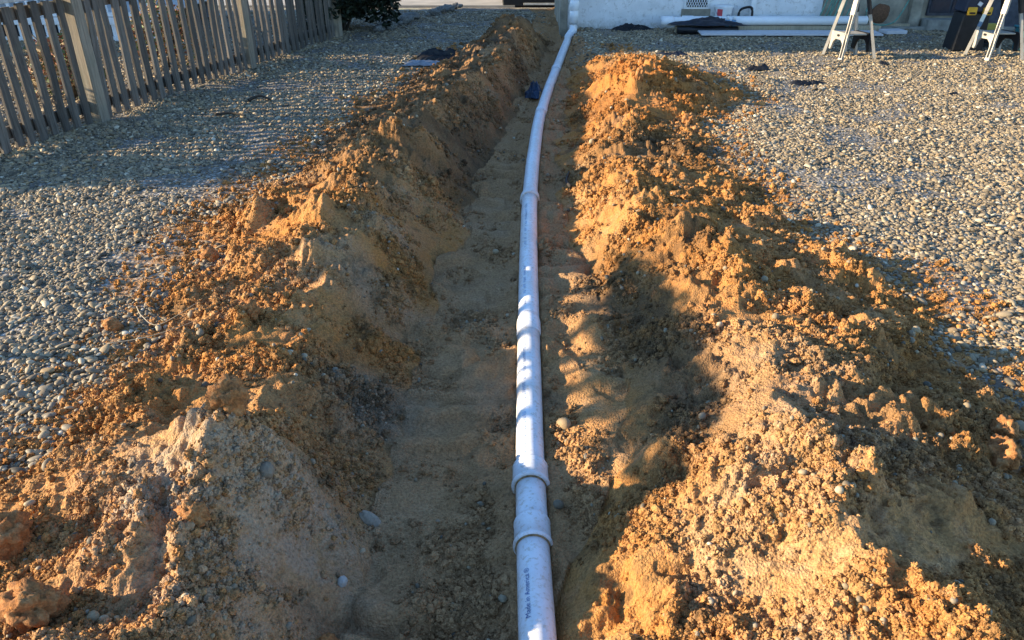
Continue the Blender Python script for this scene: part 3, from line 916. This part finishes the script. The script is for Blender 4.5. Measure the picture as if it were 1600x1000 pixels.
# ------------------------------------------------------------------ the house at the end of the trench
m_paint, t, b = mat_new('flaking_white_paint')
g = nd(t, 'ShaderNodeNewGeometry').outputs['Position']
f1 = noise_n(t, g, 3.2, 6, 0.7, 0.4); f2 = noise_n(t, g, 15, 6, 0.7, 0.8); f3 = noise_n(t, g, 60, 4, 0.6)
c = ramp(t, f1, [(0.3, (0.58, 0.58, 0.57)), (0.65, (0.74, 0.74, 0.74))])
c = mix(t, ramp(t, f2, [(0.54, 0.0), (0.66, 0.65)]), c, (0.34, 0.32, 0.29))
zc = nd(t, 'ShaderNodeSeparateXYZ'); t.links.new(g, zc.inputs[0])
low = math_n(t, 'SUBTRACT', 1.0, math_n(t, 'MULTIPLY', zc.outputs['Z'], 7.0), True)
c = mix(t, math_n(t, 'MULTIPLY', low, ramp(t, f2, [(0.35, 0.2), (0.6, 1.0)])), c, (0.30, 0.27, 0.22))
t.links.new(c, b.inputs['Base Color'])
b.inputs['Roughness'].default_value = 0.85
bump(t, b, f2, 0.5, 0.012)
m_block = simple('bare_tan_render', (0.29, 0.26, 0.20), 0.95, var=0.3, scale=5, bmp=0.5)
m_conc = simple('old_concrete', (0.24, 0.23, 0.20), 0.95, var=0.25, scale=7, bmp=0.4)
m_slate = simple('dark_board', (0.055, 0.06, 0.075), 0.7, var=0.3)
m_black = simple('black_plastic', (0.012, 0.012, 0.014), 0.45, var=0.3)
m_yellow = simple('yellow_plastic', (0.62, 0.36, 0.03), 0.45, var=0.1)
m_rust = simple('rusty_brown', (0.13, 0.065, 0.035), 0.9, var=0.3)
house = empty('white_house', (0.74, 11.86, 0), 'white painted house wall with flaking paint at the end of the trench', 'house')
def hp(name, x0, x1, y0, y1, z0, z1, m, par=None, bev=0.004):
    c = ((x0 + x1) / 2 - 0.74, (y0 + y1) / 2 - 11.86, (z0 + z1) / 2)
    return box(name, c, (x1 - x0, y1 - y0, z1 - z0), m, par or house, bev=bev)
hp('wall', 0.80, 4.47, 11.86, 13.6, -0.15, 3.2, m_paint, bev=0.01)
hp('corner_trim', 0.70, 0.80, 11.835, 13.6, -0.15, 3.2, m_block)
hp('bare_wall', 4.47, 13.0, 11.88, 13.6, -0.15, 3.2, m_block, bev=0.01)
hp('roof', 0.3, 13.4, 11.4, 13.9, 3.2, 3.36, m_roof)
# foundation vent with its grille
fr = hp('vent_frame', 2.47, 2.83, 11.83, 11.86, 0.27, 0.56, m_trim)
def sub(name, x0, x1, y0, y1, z0, z1, m, par):
    pl = par.location
    o = box(name, ((x0 + x1) / 2 - 0.74 - pl.x, (y0 + y1) / 2 - 11.86 - pl.y, (z0 + z1) / 2 - pl.z), (x1 - x0, y1 - y0, z1 - z0), m, par, bev=0.0)
    return o
sub('vent_opening', 2.50, 2.80, 11.820, 11.829, 0.30, 0.53, m_black, fr)
bm = bmesh.new()
for k in range(-4, 13):
    for s_ in (1, -1):
        x0_ = 2.50 + k * 0.035
        for q in range(1):
            xa, xb, za, zb = x0_, x0_ + 0.115 * s_, 0.30, 0.53
            if s_ < 0: xa, xb = x0_ + 0.115, x0_
            # clip to the opening
            def cl(x, z, x2, z2):
                return None
            t0 = max(0, min(1, (2.50 - xa) / (xb - xa))); t1 = max(0, min(1, (2.80 - xa) / (xb - xa)))
            lo_, hi_ = min(t0, t1), max(t0, t1)
            if hi_ - lo_ < 0.05: continue
            pa = Vector((xa + (xb - xa) * lo_, 11.814, za + (zb - za) * lo_)); pb = Vector((xa + (xb - xa) * hi_, 11.814, za + (zb - za) * hi_))
            off = Vector((0.74, 11.86, 0)) + fr.location
            tube_into(bm, [pa - off, pb - off], 0.004, 5)
from_bm('grille', bm, m_trim, fr)
hp('render_patch', 2.44, 2.86, 11.845, 11.86, 0.06, 0.27, m_block)
hp('conduit', 3.42, 3.49, 11.79, 11.86, 0.12, 3.0, m_trim)
hp('pilaster', 5.72, 5.88, 11.80, 11.88, -0.1, 3.2, m_block)
wn = hp('basement_window', 5.98, 6.62, 11.84, 11.88, 0.18, 0.62, m_slate)
sub('pane', 6.01, 6.28, 11.825, 11.839, 0.22, 0.58, m_glass, wn)
sub('pane', 6.32, 6.59, 11.825, 11.839, 0.22, 0.58, m_glass, wn)
wc = hp('window_curb', 5.92, 6.72, 11.62, 11.84, -0.05, 0.15, m_conc)
hp('lower_sill', 5.3, 7.2, 11.66, 11.72, -0.02, 0.05, m_conc)
hp('dark_doorway', 6.9, 8.4, 11.85, 11.879, 0.0, 2.1, m_slate)

# ------------------------------------------------------------------ things lying along the house wall
def lying_pipe(xa, xb, y, z, r, label, tilt=0.0):
    root = empty('spare_pipe', (xa, y, 0), label, 'pipe', 'spare pipes by the house wall')
    tube('pipe_length', [(0, 0, z), (xb - xa, tilt, z)], r, m_pvc_clean, root, 20)
    p = tube('bell_end', [(-0.002, 0, z), (0.14, 0, z), (0.17, 0, z)], [r * 1.13, r * 1.13, r], m_pvc_clean, root, 20)
    return root
lying_pipe(2.10, 4.55, 11.50, 0.150, 0.058, 'spare white pipe lying nearer the camera on a timber by the wall', 0.03)
lying_pipe(2.42, 5.05, 11.63, 0.142, 0.058, 'spare white pipe lying behind another one against the house wall', 0.02)
m_lum = wood_mat('raw_lumber', (0.28, 0.22, 0.14), (0.50, 0.42, 0.30))
m_brd = simple('whitish_board', (0.55, 0.54, 0.55), 0.7, var=0.08)
tag(box('timber', (3.75, 11.50, 0.045), (2.9, 0.09, 0.085), m_lum, rot=(0, 0, 0.01)), 'long squared timber under the spare white pipes', 'timber')
tag(box('timber', (5.35, 11.78, 0.045), (0.75, 0.07, 0.08), m_lum, rot=(0, 0, -0.03)), 'short timber on the ground past the green hose', 'timber')
tag(box('flat_board', (3.80, 11.13, 0.045), (2.45, 0.30, 0.022), m_brd, rot=(0.03, 0, -0.015), bev=0.003), 'long whitish board lying flat on the gravel in front of the spare pipes', 'board')
tag(box('flat_board', (5.32, 11.35, 0.035), (0.30, 0.22, 0.045), m_brd, rot=(0, 0, 0.12)), 'small whitish board lying beyond the first sawhorse', 'board')

def crumple(name, loc, sx, sy, sz, mat, label, cat, seed=0, group=None, rz=0.0, n=22):
    bm = bmesh.new()
    bmesh.ops.create_grid(bm, x_segments=n, y_segments=n, size=0.5)
    for v in bm.verts:
        x, y = v.co.x, v.co.y
        q = Vector((x * 3.1 + seed * 5.3, y * 3.1, seed))
        edge = max(0.0, 1 - (2 * x) ** 4) * max(0.0, 1 - (2 * y) ** 4)
        z = edge * (0.16 + 0.75 * max(0.0, mnoise.noise(q * 0.8 + Vector((1.3, 0, 0))) + 0.12) + 0.6 * (0.32 - abs(mnoise.noise(q * 1.7))) + 0.3 * abs(mnoise.noise(q * 4)))
        an_ = math.atan2(y, x)
        rr_ = 1 + 0.6 * mnoise.noise(Vector((math.cos(an_) * 1.6, math.sin(an_) * 1.6, seed * 3.7))) + 0.25 * mnoise.noise(Vector((math.cos(an_) * 5, math.sin(an_) * 5, seed)))
        v.co = Vector((x * sx * rr_, y * sy * rr_, max(0.003, z) * sz))
    geo = bmesh.ops.extrude_face_region(bm, geom=bm.faces[:])
    bmesh.ops.translate(bm, verts=[v for v in geo['geom'] if isinstance(v, bmesh.types.BMVert)], vec=(0, 0, 0.004))
    bmesh.ops.recalc_face_normals(bm, faces=bm.faces[:])
    return tag(from_bm(name, bm, mat, None, loc, (0, 0, rz), True), label, cat, group)
m_tarp = simple('black_sheeting', (0.02, 0.024, 0.035), 0.42, var=0.3)
m_film = simple('clear_film', (0.22, 0.23, 0.25), 0.3, var=0.15)
crumple('plastic_sheet', (2.72, 11.42, 0.12), 0.88, 0.26, 0.11, m_tarp, 'black plastic sheet draped over the near end of the spare pipes', 'sheet', 4)
tag(tube('black_pipe', [(2.30, 11.32, 0.055), (3.14, 11.32, 0.055)], 0.048, m_black, None, 16), 'short black pipe on the gravel below the draped plastic sheet', 'pipe')
crumple('black_cloth', (1.74, 11.72, 0.0), 0.50, 0.18, 0.13, m_black, 'crumpled black cloth at the foot of the white wall beside the riser pipe', 'cloth', 9)
crumple('black_cloth', (1.93, 9.55, 0.005), 0.34, 0.16, 0.09, m_tarp, 'dark scrap of sheeting behind the orange top of the sunlit heap', 'cloth', 2)
crumple('black_cloth', (-0.80, 9.15, 0.04), 0.46, 0.14, 0.13, m_black, 'crumpled black scrap lying between shaded gravel and the fence-side heap', 'cloth', 14, rz=0.2)
crumple('plastic_film', (-1.0, 8.95, 0.02), 0.5, 0.2, 0.05, m_film, 'pale crumpled plastic film beside the black scrap by the fence-side heap', 'plastic film', 6)
m_blue = simple('dark_blue_plastic', (0.012, 0.03, 0.065), 0.4, var=0.5)
crumple('blue_bag', (0.22, 8.2, hz(0.22, 8.2) + 0.01), 0.17, 0.34, 0.13, m_blue, 'dark blue plastic bag on the trench bank next to the pipe', 'bag', 11)
for (x, y, sx, seed, lab) in ((3.02, 8.02, 0.30, 31, 'largest black scrap lying on the sunlit gravel toward the first sawhorse'),
                              (2.72, 8.75, 0.22, 33, 'thin black scrap on sunlit gravel between the orange heap and the sawhorse'),
                              (4.18, 7.42, 0.10, 35, 'tiny black scrap on the sunlit gravel, the one nearest the camera'),
                              (4.18, 8.95, 0.09, 37, 'tiny black scrap on gravel just in front of the first sawhorse')):
    crumple('black_scrap', (x, y, hz(x, y) + 0.006), sx, sx * 0.45, 0.07 if sx > .2 else 0.04, m_black, lab, 'scrap', seed, 'black scraps on the gravel')

# white bucket with a red label, two small bottles, hoses
m_white = simple('white_plastic', (0.70, 0.70, 0.70), 0.45, var=0.06)
m_red = simple('red_label', (0.50, 0.06, 0.07), 0.5, var=0.15)
m_lab = simple('grey_label', (0.25, 0.27, 0.32), 0.5, var=0.3)
bk = empty('white_bucket', (3.02, 11.74, 0.0), 'white plastic bucket with a red label beside the foundation vent', 'bucket')
tube('bucket_body', [(0, 0, 0.0), (0, 0, 0.01), (0, 0, 0.30), (0, 0, 0.31), (0, 0, 0.335), (0, 0, 0.335)], [0.10, 0.108, 0.125, 0.132, 0.132, 0.12], m_white, bk, 24)
def label_patch(name, a0, a1, z0, z1, r, mat, par):
    bm = bmesh.new()
    n = 8
    lo_ = [bm.verts.new((math.sin(a0 + (a1 - a0) * k / n) * r, -math.cos(a0 + (a1 - a0) * k / n) * r, z0)) for k in range(n + 1)]
    hi_ = [bm.verts.new((math.sin(a0 + (a1 - a0) * k / n) * (r + 0.011), -math.cos(a0 + (a1 - a0) * k / n) * (r + 0.011), z1)) for k in range(n + 1)]
    for k in range(n):
        bm.faces.new((lo_[k], lo_[k + 1], hi_[k + 1], hi_[k]))
    return from_bm(name, bm, mat, par)
label_patch('red_label', -1.0, -0.35, 0.12, 0.29, 0.1165, m_red, bk)
label_patch('printed_label', 0.15, 0.6, 0.14, 0.22, 0.1175, m_lab, bk)
tube('bucket_handle', [(-0.134, 0, 0.30), (-0.10, -0.09, 0.20), (0, -0.13, 0.16), (0.10, -0.09, 0.20), (0.134, 0, 0.30)], 0.003, m_lab, bk, 6)
for i, xx in enumerate((3.00, 3.09)):
    bt = empty('small_bottle', (xx, 11.38, 0.085), ('white and blue bottle standing on the timber, closer to the black sheet', 'white and blue bottle standing on the timber, closer to the conduit')[i], 'bottle', 'bottles in front of the spare pipes')
    tube('bottle_body', [(0, 0, 0), (0, 0, 0.09), (0, 0, 0.10)], [0.032, 0.032, 0.024], m_blue if False else simple('blue_label', (0.16, 0.30, 0.45), 0.5), bt, 14)
    tube('bottle_cap', [(0, 0, 0.10), (0, 0, 0.135), (0, 0, 0.15)], [0.022, 0.02, 0.012], m_white, bt, 12)
m_hose = simple('green_hose', (0.10, 0.25, 0.20), 0.5, var=0.2)
hs = []
for k in range(4):
    a = 4.55 + k * 0.09
    hs += [(a - 0.02, 11.76 - 0.01 * k, 0.9), (a - 0.06 - 0.02 * k, 11.75, 0.45), (a - 0.16 - 0.015 * k, 11.74, 0.12), (a - 0.10, 11.74, 0.06), (a + 0.01, 11.75, 0.3)]
def spline(pts, k=6):
    out = []
    P = [Vector(p) for p in pts]
    for i in range(len(P) - 1):
        p0, p1, p2, p3 = P[max(i - 1, 0)], P[i], P[i + 1], P[min(i + 2, len(P) - 1)]
        for j in range(k):
            s = j / k
            out.append(0.5 * ((2 * p1) + (p2 - p0) * s + (2 * p0 - 5 * p1 + 4 * p2 - p3) * s * s + (3 * p1 - p0 - 3 * p2 + p3) * s ** 3))
    out.append(P[-1])
    return out
tag(tube('garden_hose', spline(hs), 0.010, m_hose, None, 7), 'green garden hose hanging in loops where white paint meets bare wall', 'hose')
tag(tube('garden_hose', spline([(5.72, 11.76, 1.0), (5.66, 11.75, 0.5), (5.52, 11.72, 0.16), (5.36, 11.70, 0.075), (5.18, 11.70, 0.09), (5.06, 11.72, 0.2), (5.08, 11.76, 0.32)]), 0.010, m_hose, None, 7),
    'green garden hose trailing to the ground behind the first sawhorse', 'hose')
tag(tube('black_hose', spline([(3.24, 11.70, 0.02), (3.24, 11.72, 0.24), (3.32, 11.73, 0.30), (3.42, 11.72, 0.28), (3.42, 11.70, 0.02)]), 0.018, m_black, None, 8), 'black hose bent into a hoop behind the spare pipes', 'hose')
st = lump_mesh('brown_slab', 3, 77, 0.2, m_rust, freq=1.0)
o = link('brown_slab', st, None, None, (5.28, 11.80, 0.20), (0.1, 0.75, 0)); o.scale = (0.26, 0.08, 0.30)
tag(o, 'wedge of rusty brown stone leaning on the bare wall by the trailing hose', 'stone')

# ------------------------------------------------------------------ sawhorses
m_steel = simple('galvanised_leg', (0.38, 0.35, 0.30), 0.45, 0.15, var=0.15, scale=8)
m_tape = simple('blue_tape', (0.10, 0.17, 0.25), 0.5)
def leg_channel(name, foot, top, w_, parent, mat):
    """an open U-shaped channel leg"""
    foot, top = Vector(foot), Vector(top)
    d = (top - foot); L = d.length
    bm = bmesh.new()
    add_box(bm, (0, 0, L / 2), (w_, 0.006, L))
    add_box(bm, (-w_ / 2 + 0.003, 0.0165, L / 2), (0.006, 0.027, L))
    add_box(bm, (w_ / 2 - 0.003, 0.0165, L / 2), (0.006, 0.027, L))
    add_box(bm, (0, 0.012, 0.008), (w_ + 0.012, 0.042, 0.03), None, 0.004)
    q = d.to_track_quat('Z', 'Y')
    o = from_bm(name, bm, mat, parent, foot)
    o.rotation_mode = 'QUATERNION'
    o.rotation_quaternion = q
    return o
def sawhorse(cx, cy, label):
    z0 = hz(cx, cy)
    root = empty('sawhorse', (cx, cy, z0), label, 'sawhorse', 'folding sawhorses by the house')
    feet = {'nl': (-0.13, -0.15, 0), 'fl': (-0.22, 0.17, 0), 'nr': (0.245, -0.15, 0), 'fr': (0.15, 0.17, 0)}
    tops = {'nl': (-0.045, -0.10, 0.74), 'fl': (-0.085, 0.10, 0.74), 'nr': (0.03, -0.10, 0.74), 'fr': (-0.015, 0.10, 0.74)}
    for k in ('nl', 'fl', 'nr', 'fr'):
        lg = leg_channel('leg', feet[k], tops[k], 0.042 if k[1] == 'l' else 0.036, root, m_steel)
        v = Vector(tops[k]) - Vector(feet[k])
        sl = box('leg_bracket', (0, 0.014, v.length - 0.14), (0.056, 0.042, 0.22), m_black if k[1] == 'r' else m_steel, lg)  # left brackets pale, right ones black: sun and shade put into the colour
    # arched panel joining each pair of legs; right one coloured black for shade
    for s_ in ('l', 'r'):
        a = Vector(feet['n' + s_]).lerp(Vector(tops['n' + s_]), 0.32); c = Vector(feet['f' + s_]).lerp(Vector(tops['f' + s_]), 0.32)
        d = c - a; L = d.length
        pts = [(-L / 2, 0.06), (L / 2, 0.06), (L / 2 + 0.02, -0.14), (L / 2 - 0.03, -0.15), (L / 2 - 0.06, -0.06), (L / 2 - 0.10, -0.025), (-L / 2 + 0.10, -0.025), (-L / 2 + 0.06, -0.06), (-L / 2 + 0.03, -0.15), (-L / 2 - 0.02, -0.14)]
        m_ = (a + c) / 2
        pn = prism('arch_panel', pts, 0.03, m_steel if s_ == 'l' else m_black, root, m_, (0, 0, math.atan2(d.y, d.x)), 0.004)
        box('panel_badge', (0, 0.017 if s_ == 'l' else -0.017, 0.02), (0.045, 0.006, 0.025), m_black, pn)
    ml = (Vector(feet['nl']).lerp(Vector(tops['nl']), 0.36) + Vector(feet['fl']).lerp(Vector(tops['fl']), 0.36)) / 2
    mr = (Vector(feet['nr']).lerp(Vector(tops['nr']), 0.36) + Vector(feet['fr']).lerp(Vector(tops['fr']), 0.36)) / 2
    dd = mr - ml
    box('shelf', (ml + mr) / 2 + Vector((0, 0, 0.015)), (dd.length, 0.24, 0.016), m_steel, root, (0, 0, math.atan2(dd.y, dd.x)))
    bmv = (Vector(tops['nl']) + Vector(tops['fr'])) / 2
    box('top_beam', (bmv.x, 0, 0.775), (0.10, 0.62, 0.075), m_black, root, (0, 0, 0.12), 0.006)
    return root
sawhorse(3.99, 9.52, 'folding sawhorse with nothing beside it, standing past the orange heap')
h2 = sawhorse(5.64, 9.40, 'folding sawhorse with blue tape on one leg, standing by the black tool case')
lg = [c for c in h2.children if c.name.startswith('leg')][1]
box('tape_wrap', (0, 0.013, 0.40), (0.05, 0.04, 0.14), m_tape, lg)

# black tool case with yellow latches behind the second sawhorse
tcase = empty('tool_case', (5.62, 10.05, 0.0), 'tall black tool case with yellow latches behind the second sawhorse', 'tool case')
prism('case_body', [(-0.19, 0.0), (0.19, 0.0), (0.17, 0.44), (-0.15, 0.44)], 0.26, m_black, tcase, (0, 0, 0), None, 0.012)
prism('case_lid', [(-0.16, 0.45), (0.18, 0.45), (0.17, 0.62), (-0.14, 0.62)], 0.27, simple('dark_navy_plastic', (0.02, 0.025, 0.045), 0.45), tcase, (0, 0, 0), None, 0.012)
for xx in (-0.075, 0.11):
    l_ = box('latch', (xx, -0.145, 0.465), (0.11, 0.03, 0.09), m_yellow, tcase, bev=0.008)
    box('latch_lip', (0, -0.018, -0.02), (0.07, 0.012, 0.02), m_black, l_)
box('case_tag', (0.0, -0.142, 0.545), (0.06, 0.008, 0.05), m_white, tcase, (0, 0.5, 0))
tube('case_handle', spline([(-0.09, 0, 0.62), (-0.07, 0, 0.67), (0.09, 0, 0.67), (0.11, 0, 0.62)], 4), 0.012, m_black, tcase, 8)
tw = empty('yellow_drill', (5.98, 10.2, 0.0), 'yellow and black cordless tool standing under the second sawhorse', 'power tool')
prism('tool_handle', [(-0.03, 0.06), (0.03, 0.06), (0.045, 0.20), (-0.02, 0.20)], 0.05, m_black, tw, (0, 0, 0), None, 0.008)
prism('tool_body', [(-0.10, 0.20), (0.08, 0.20), (0.09, 0.24), (0.07, 0.29), (-0.09, 0.29), (-0.11, 0.25)], 0.07, simple('olive_yellow', (0.38, 0.33, 0.06), 0.45), tw, (0, 0, 0), None, 0.01)
prism('battery', [(-0.055, 0.0), (0.06, 0.0), (0.06, 0.06), (-0.055, 0.06)], 0.08, m_black, tw, (0, 0, 0), None, 0.006)
tube('chuck', [(0.085, 0, 0.245), (0.13, 0, 0.245), (0.15, 0, 0.245)], [0.024, 0.02, 0.008], m_black, tw, 10)
tb = empty('teal_tub', (6.40, 9.95, 0.0), 'teal plastic tub with a white lid just past the second sawhorse', 'tub')
prism('tub_body', [(-0.13, 0.0), (0.13, 0.0), (0.16, 0.26), (-0.16, 0.26)], 0.3, simple('teal_plastic', (0.03, 0.18, 0.22), 0.45), tb, (0, 0, 0), None, 0.012)
prism('tub_rim', [(-0.175, 0.262), (0.175, 0.262), (0.175, 0.285), (-0.175, 0.285)], 0.33, simple('teal_rim', (0.03, 0.2, 0.25), 0.4), tb, (0, 0, 0), None, 0.005)
box('tub_lid', (-0.10, -0.18, 0.10), (0.2, 0.02, 0.12), m_white, tb, (0.15, 0, 0))

# ------------------------------------------------------------------ dark vehicle and stone edging beyond
veh = empty('parked_vehicle', (0.72, 16.7, 0.0), 'dark parked vehicle beyond the house corner, only its black underside in view', 'vehicle')
m_car = simple('black_car_paint', (0.012, 0.013, 0.016), 0.2, var=0.1)
m_tyre = simple('tyre_rubber', (0.012, 0.012, 0.012), 0.85, var=0.2)
prof = [(-2.2, 0.28), (-2.25, 0.75), (-2.1, 0.98), (-1.75, 1.55), (-1.4, 1.66), (0.5, 1.62), (1.15, 1.05), (2.15, 0.92), (2.28, 0.6), (2.2, 0.28)]
prism('body', prof, 1.72, m_car, veh, (0, 0, 0), (0, 0, math.pi / 2), 0.05)
prism('bumper', [(-0.88, 0.004), (0.88, 0.004), (0.90, 0.2), (0.86, 0.34), (-0.86, 0.34), (-0.90, 0.2)], 0.18, m_black, veh, (0, -2.14, 0), None, 0.02)
box('bumper_strip', (-0.22, -2.240, 0.056), (0.60, 0.02, 0.034), simple('pale_strip', (0.6, 0.57, 0.5), 0.5), veh)
for sx in (-0.78, 0.78):
    for yy_ in (-1.4, 1.4):
        wl = tube('wheel', [(sx - 0.10, yy_, 0.33), (sx - 0.09, yy_, 0.33), (sx + 0.09, yy_, 0.33), (sx + 0.10, yy_, 0.33)], [0.29, 0.33, 0.33, 0.29], m_tyre, veh, 28)
        tube('rim', [(sx - 0.105, yy_, 0.33), (sx + 0.105, yy_, 0.33)], 0.19, m_steel, wl, 20)
prism('rear_window', [(-0.62, 1.08), (0.62, 1.08), (0.52, 1.48), (-0.52, 1.48)], 0.03, m_glass, veh, (0, -1.98, 0), (-0.5 * 0, 0, 0), 0.005)
for sx in (-0.74, 0.74):
    box('tail_lamp', (sx, -2.22, 0.82), (0.16, 0.06, 0.2), m_red, veh)

m_rock = simple('edging_rock', (0.20, 0.19, 0.17), 0.9, var=0.45, scale=9, bmp=0.5)
rock_me = [lump_mesh('edging_stone', 3, 50 + k, 0.35, m_rock, freq=1.5) for k in range(5)]
for k in range(17):
    s_ = k / 16
    x = -1.93 + 1.02 * s_ + random.uniform(-.09, .09) ; y = 11.6 + 2.7 * s_ + random.uniform(-.06, .06)
    o = link('edging_stone', rock_me[random.randrange(5)], None, None, (x, y, hz(x, y) + 0.05), (random.uniform(-.3, .3), random.uniform(-.3, .3), random.uniform(0, 6)))
    q = random.uniform(0.07, 0.19)
    o.scale = (q * 1.3, q, q * 0.75)
    tag(o, 'grey edging stone in the row bordering the shaded gravel beyond the evergreen shrub', 'stone', 'stones edging the gravel by the drive')

# ------------------------------------------------------------------ single clods, stones and twigs that stand out
def clod(x, y, s, label, mat=m_clod_one, seed=1, name='dirt_clod', cat='clod', amp=0.45, sink=0.30, scl=(1, 1, 0.85)):
    me = lump_mesh(name, 4, seed, amp, mat, freq=1.9)
    if cat == 'clod':
        for v in me.vertices:
            d = v.co.normalized()
            v.co += d * (0.10 * mnoise.noise(d * 6 + Vector((seed, 0, 0))) + 0.07 * mnoise.noise(d * 13 + Vector((0, seed, 0))) - 0.05 * abs(mnoise.noise(d * 4)))
    o = link(name, me, None, None, (x, y, hz(x, y) + s * sink), (0.3 * seed, 0.2 * seed, seed))
    o.scale = (s * scl[0], s * scl[1], s * scl[2])
    tag(o, label, cat, {'clod': 'large clods on the soil heaps', 'stone': 'loose stones on the soil'}.get(cat))
    return o
clod(-1.70, 2.86, 0.072, 'round rusty brown ball sitting alone on the grey gravel', seed=2, amp=0.12)
clod(-0.80, 1.80, 0.115, 'dark rusty clod on the pipe side of the fence-side heap, above a pale stone', seed=5)
clod(-1.34, 1.52, 0.12, 'dark brown clod on the gravel-side flank of the heap near the picture corner', seed=8)
clod(-1.13, 1.27, 0.13, 'big upright rusty clod on the heap at the very bottom corner', seed=11)
clod(1.57, 1.96, 0.11, 'large crumbly orange clod at the outer edge of the sunlit heap', seed=14)
clod(1.66, 2.10, 0.085, 'smaller orange clod just behind the large crumbly one', seed=17)
clod(-0.82, 1.50, 0.075, 'small brown clod half buried in the pale crust of the heap', seed=20)
clod(-0.50, 1.40, 0.07, 'rusty clod at the foot of the heap beside grey pebbles', seed=23)
clod(-1.10, 2.84, 0.09, 'glowing orange clod on the crest of the heap toward the gravel', seed=26)
clod(-1.54, 3.60, 0.085, 'reddish clod at the gravel edge of the golden heap', seed=29)
clod(1.12, 6.95, 0.10, 'upright orange clod on the far top of the sunlit heap', seed=32, scl=(0.7, 0.7, 1.4))
clod(1.45, 6.3, 0.12, 'reddish clod at the base of the orange heap top', seed=35)
clod(-0.70, 1.72, 0.050, 'pale grey stone lying below the dark rusty clod', m_stone, 41, 'loose_stone', 'stone', 0.15)
clod(-0.10, 1.40, 0.042, 'dark grey round stone on the trench floor near the pipe lettering', m_stone, 44, 'loose_stone', 'stone', 0.12)
clod(-0.06, 1.40, 0.034, 'tan round stone on the trench floor touching a dark one', m_stone, 47, 'loose_stone', 'stone', 0.12)
clod(-0.47, 1.92, 0.055, 'long flat grey stone on the trench floor at the heap foot', m_stone, 50, 'loose_stone', 'stone', 0.15, 0.2, (1.5, 0.8, 0.5))
clod(-0.50, 1.62, 0.035, 'small whitish stone in the soil beside the trench', simple('whitish_stone', (0.42, 0.39, 0.34), 0.8), 53, 'loose_stone', 'stone', 0.12)

m_twig = simple('pale_dry_stalk', (0.34, 0.28, 0.19), 0.8, var=0.25)
m_twigd = simple('dark_twig', (0.05, 0.04, 0.03), 0.8, var=0.2)
def twig(pts, r, mat, label):
    p = spline([(x, y, hz(x, y) + dz) for x, y, dz in pts], 5)
    tag(tube('twig', p, list(np.linspace(r, r * 0.4, len(p))), mat, None, 6), label, 'twig', 'twigs on the gravel')
twig([(-1.68, 3.05, 0.02), (-1.60, 2.93, 0.035), (-1.50, 2.86, 0.03), (-1.36, 2.95, 0.06)], 0.0028, m_twig, 'pale dry stalk bending beside the rusty brown ball')
twig([(-1.66, 2.72, 0.015), (-1.50, 2.76, 0.03), (-1.32, 2.84, 0.05)], 0.0024, m_twig, 'pale straight stalk on gravel just nearer than the bent one')
twig([(-2.55, 6.63, 0.02), (-2.42, 6.66, 0.03), (-2.28, 6.62, 0.025)], 0.014, m_twigd, 'short dark twig lying on gravel near the fence')
twig([(-2.42, 7.15, 0.02), (-2.32, 7.2, 0.05), (-2.2, 7.12, 0.03)], 0.016, m_twigd, 'crooked dark twig on gravel a little beyond another')
twig([(0.40, 5.05, 0.03), (0.385, 5.25, 0.04), (0.42, 5.5, 0.03)], 0.014, m_twigd, 'dark root end sticking out of the trench bank')
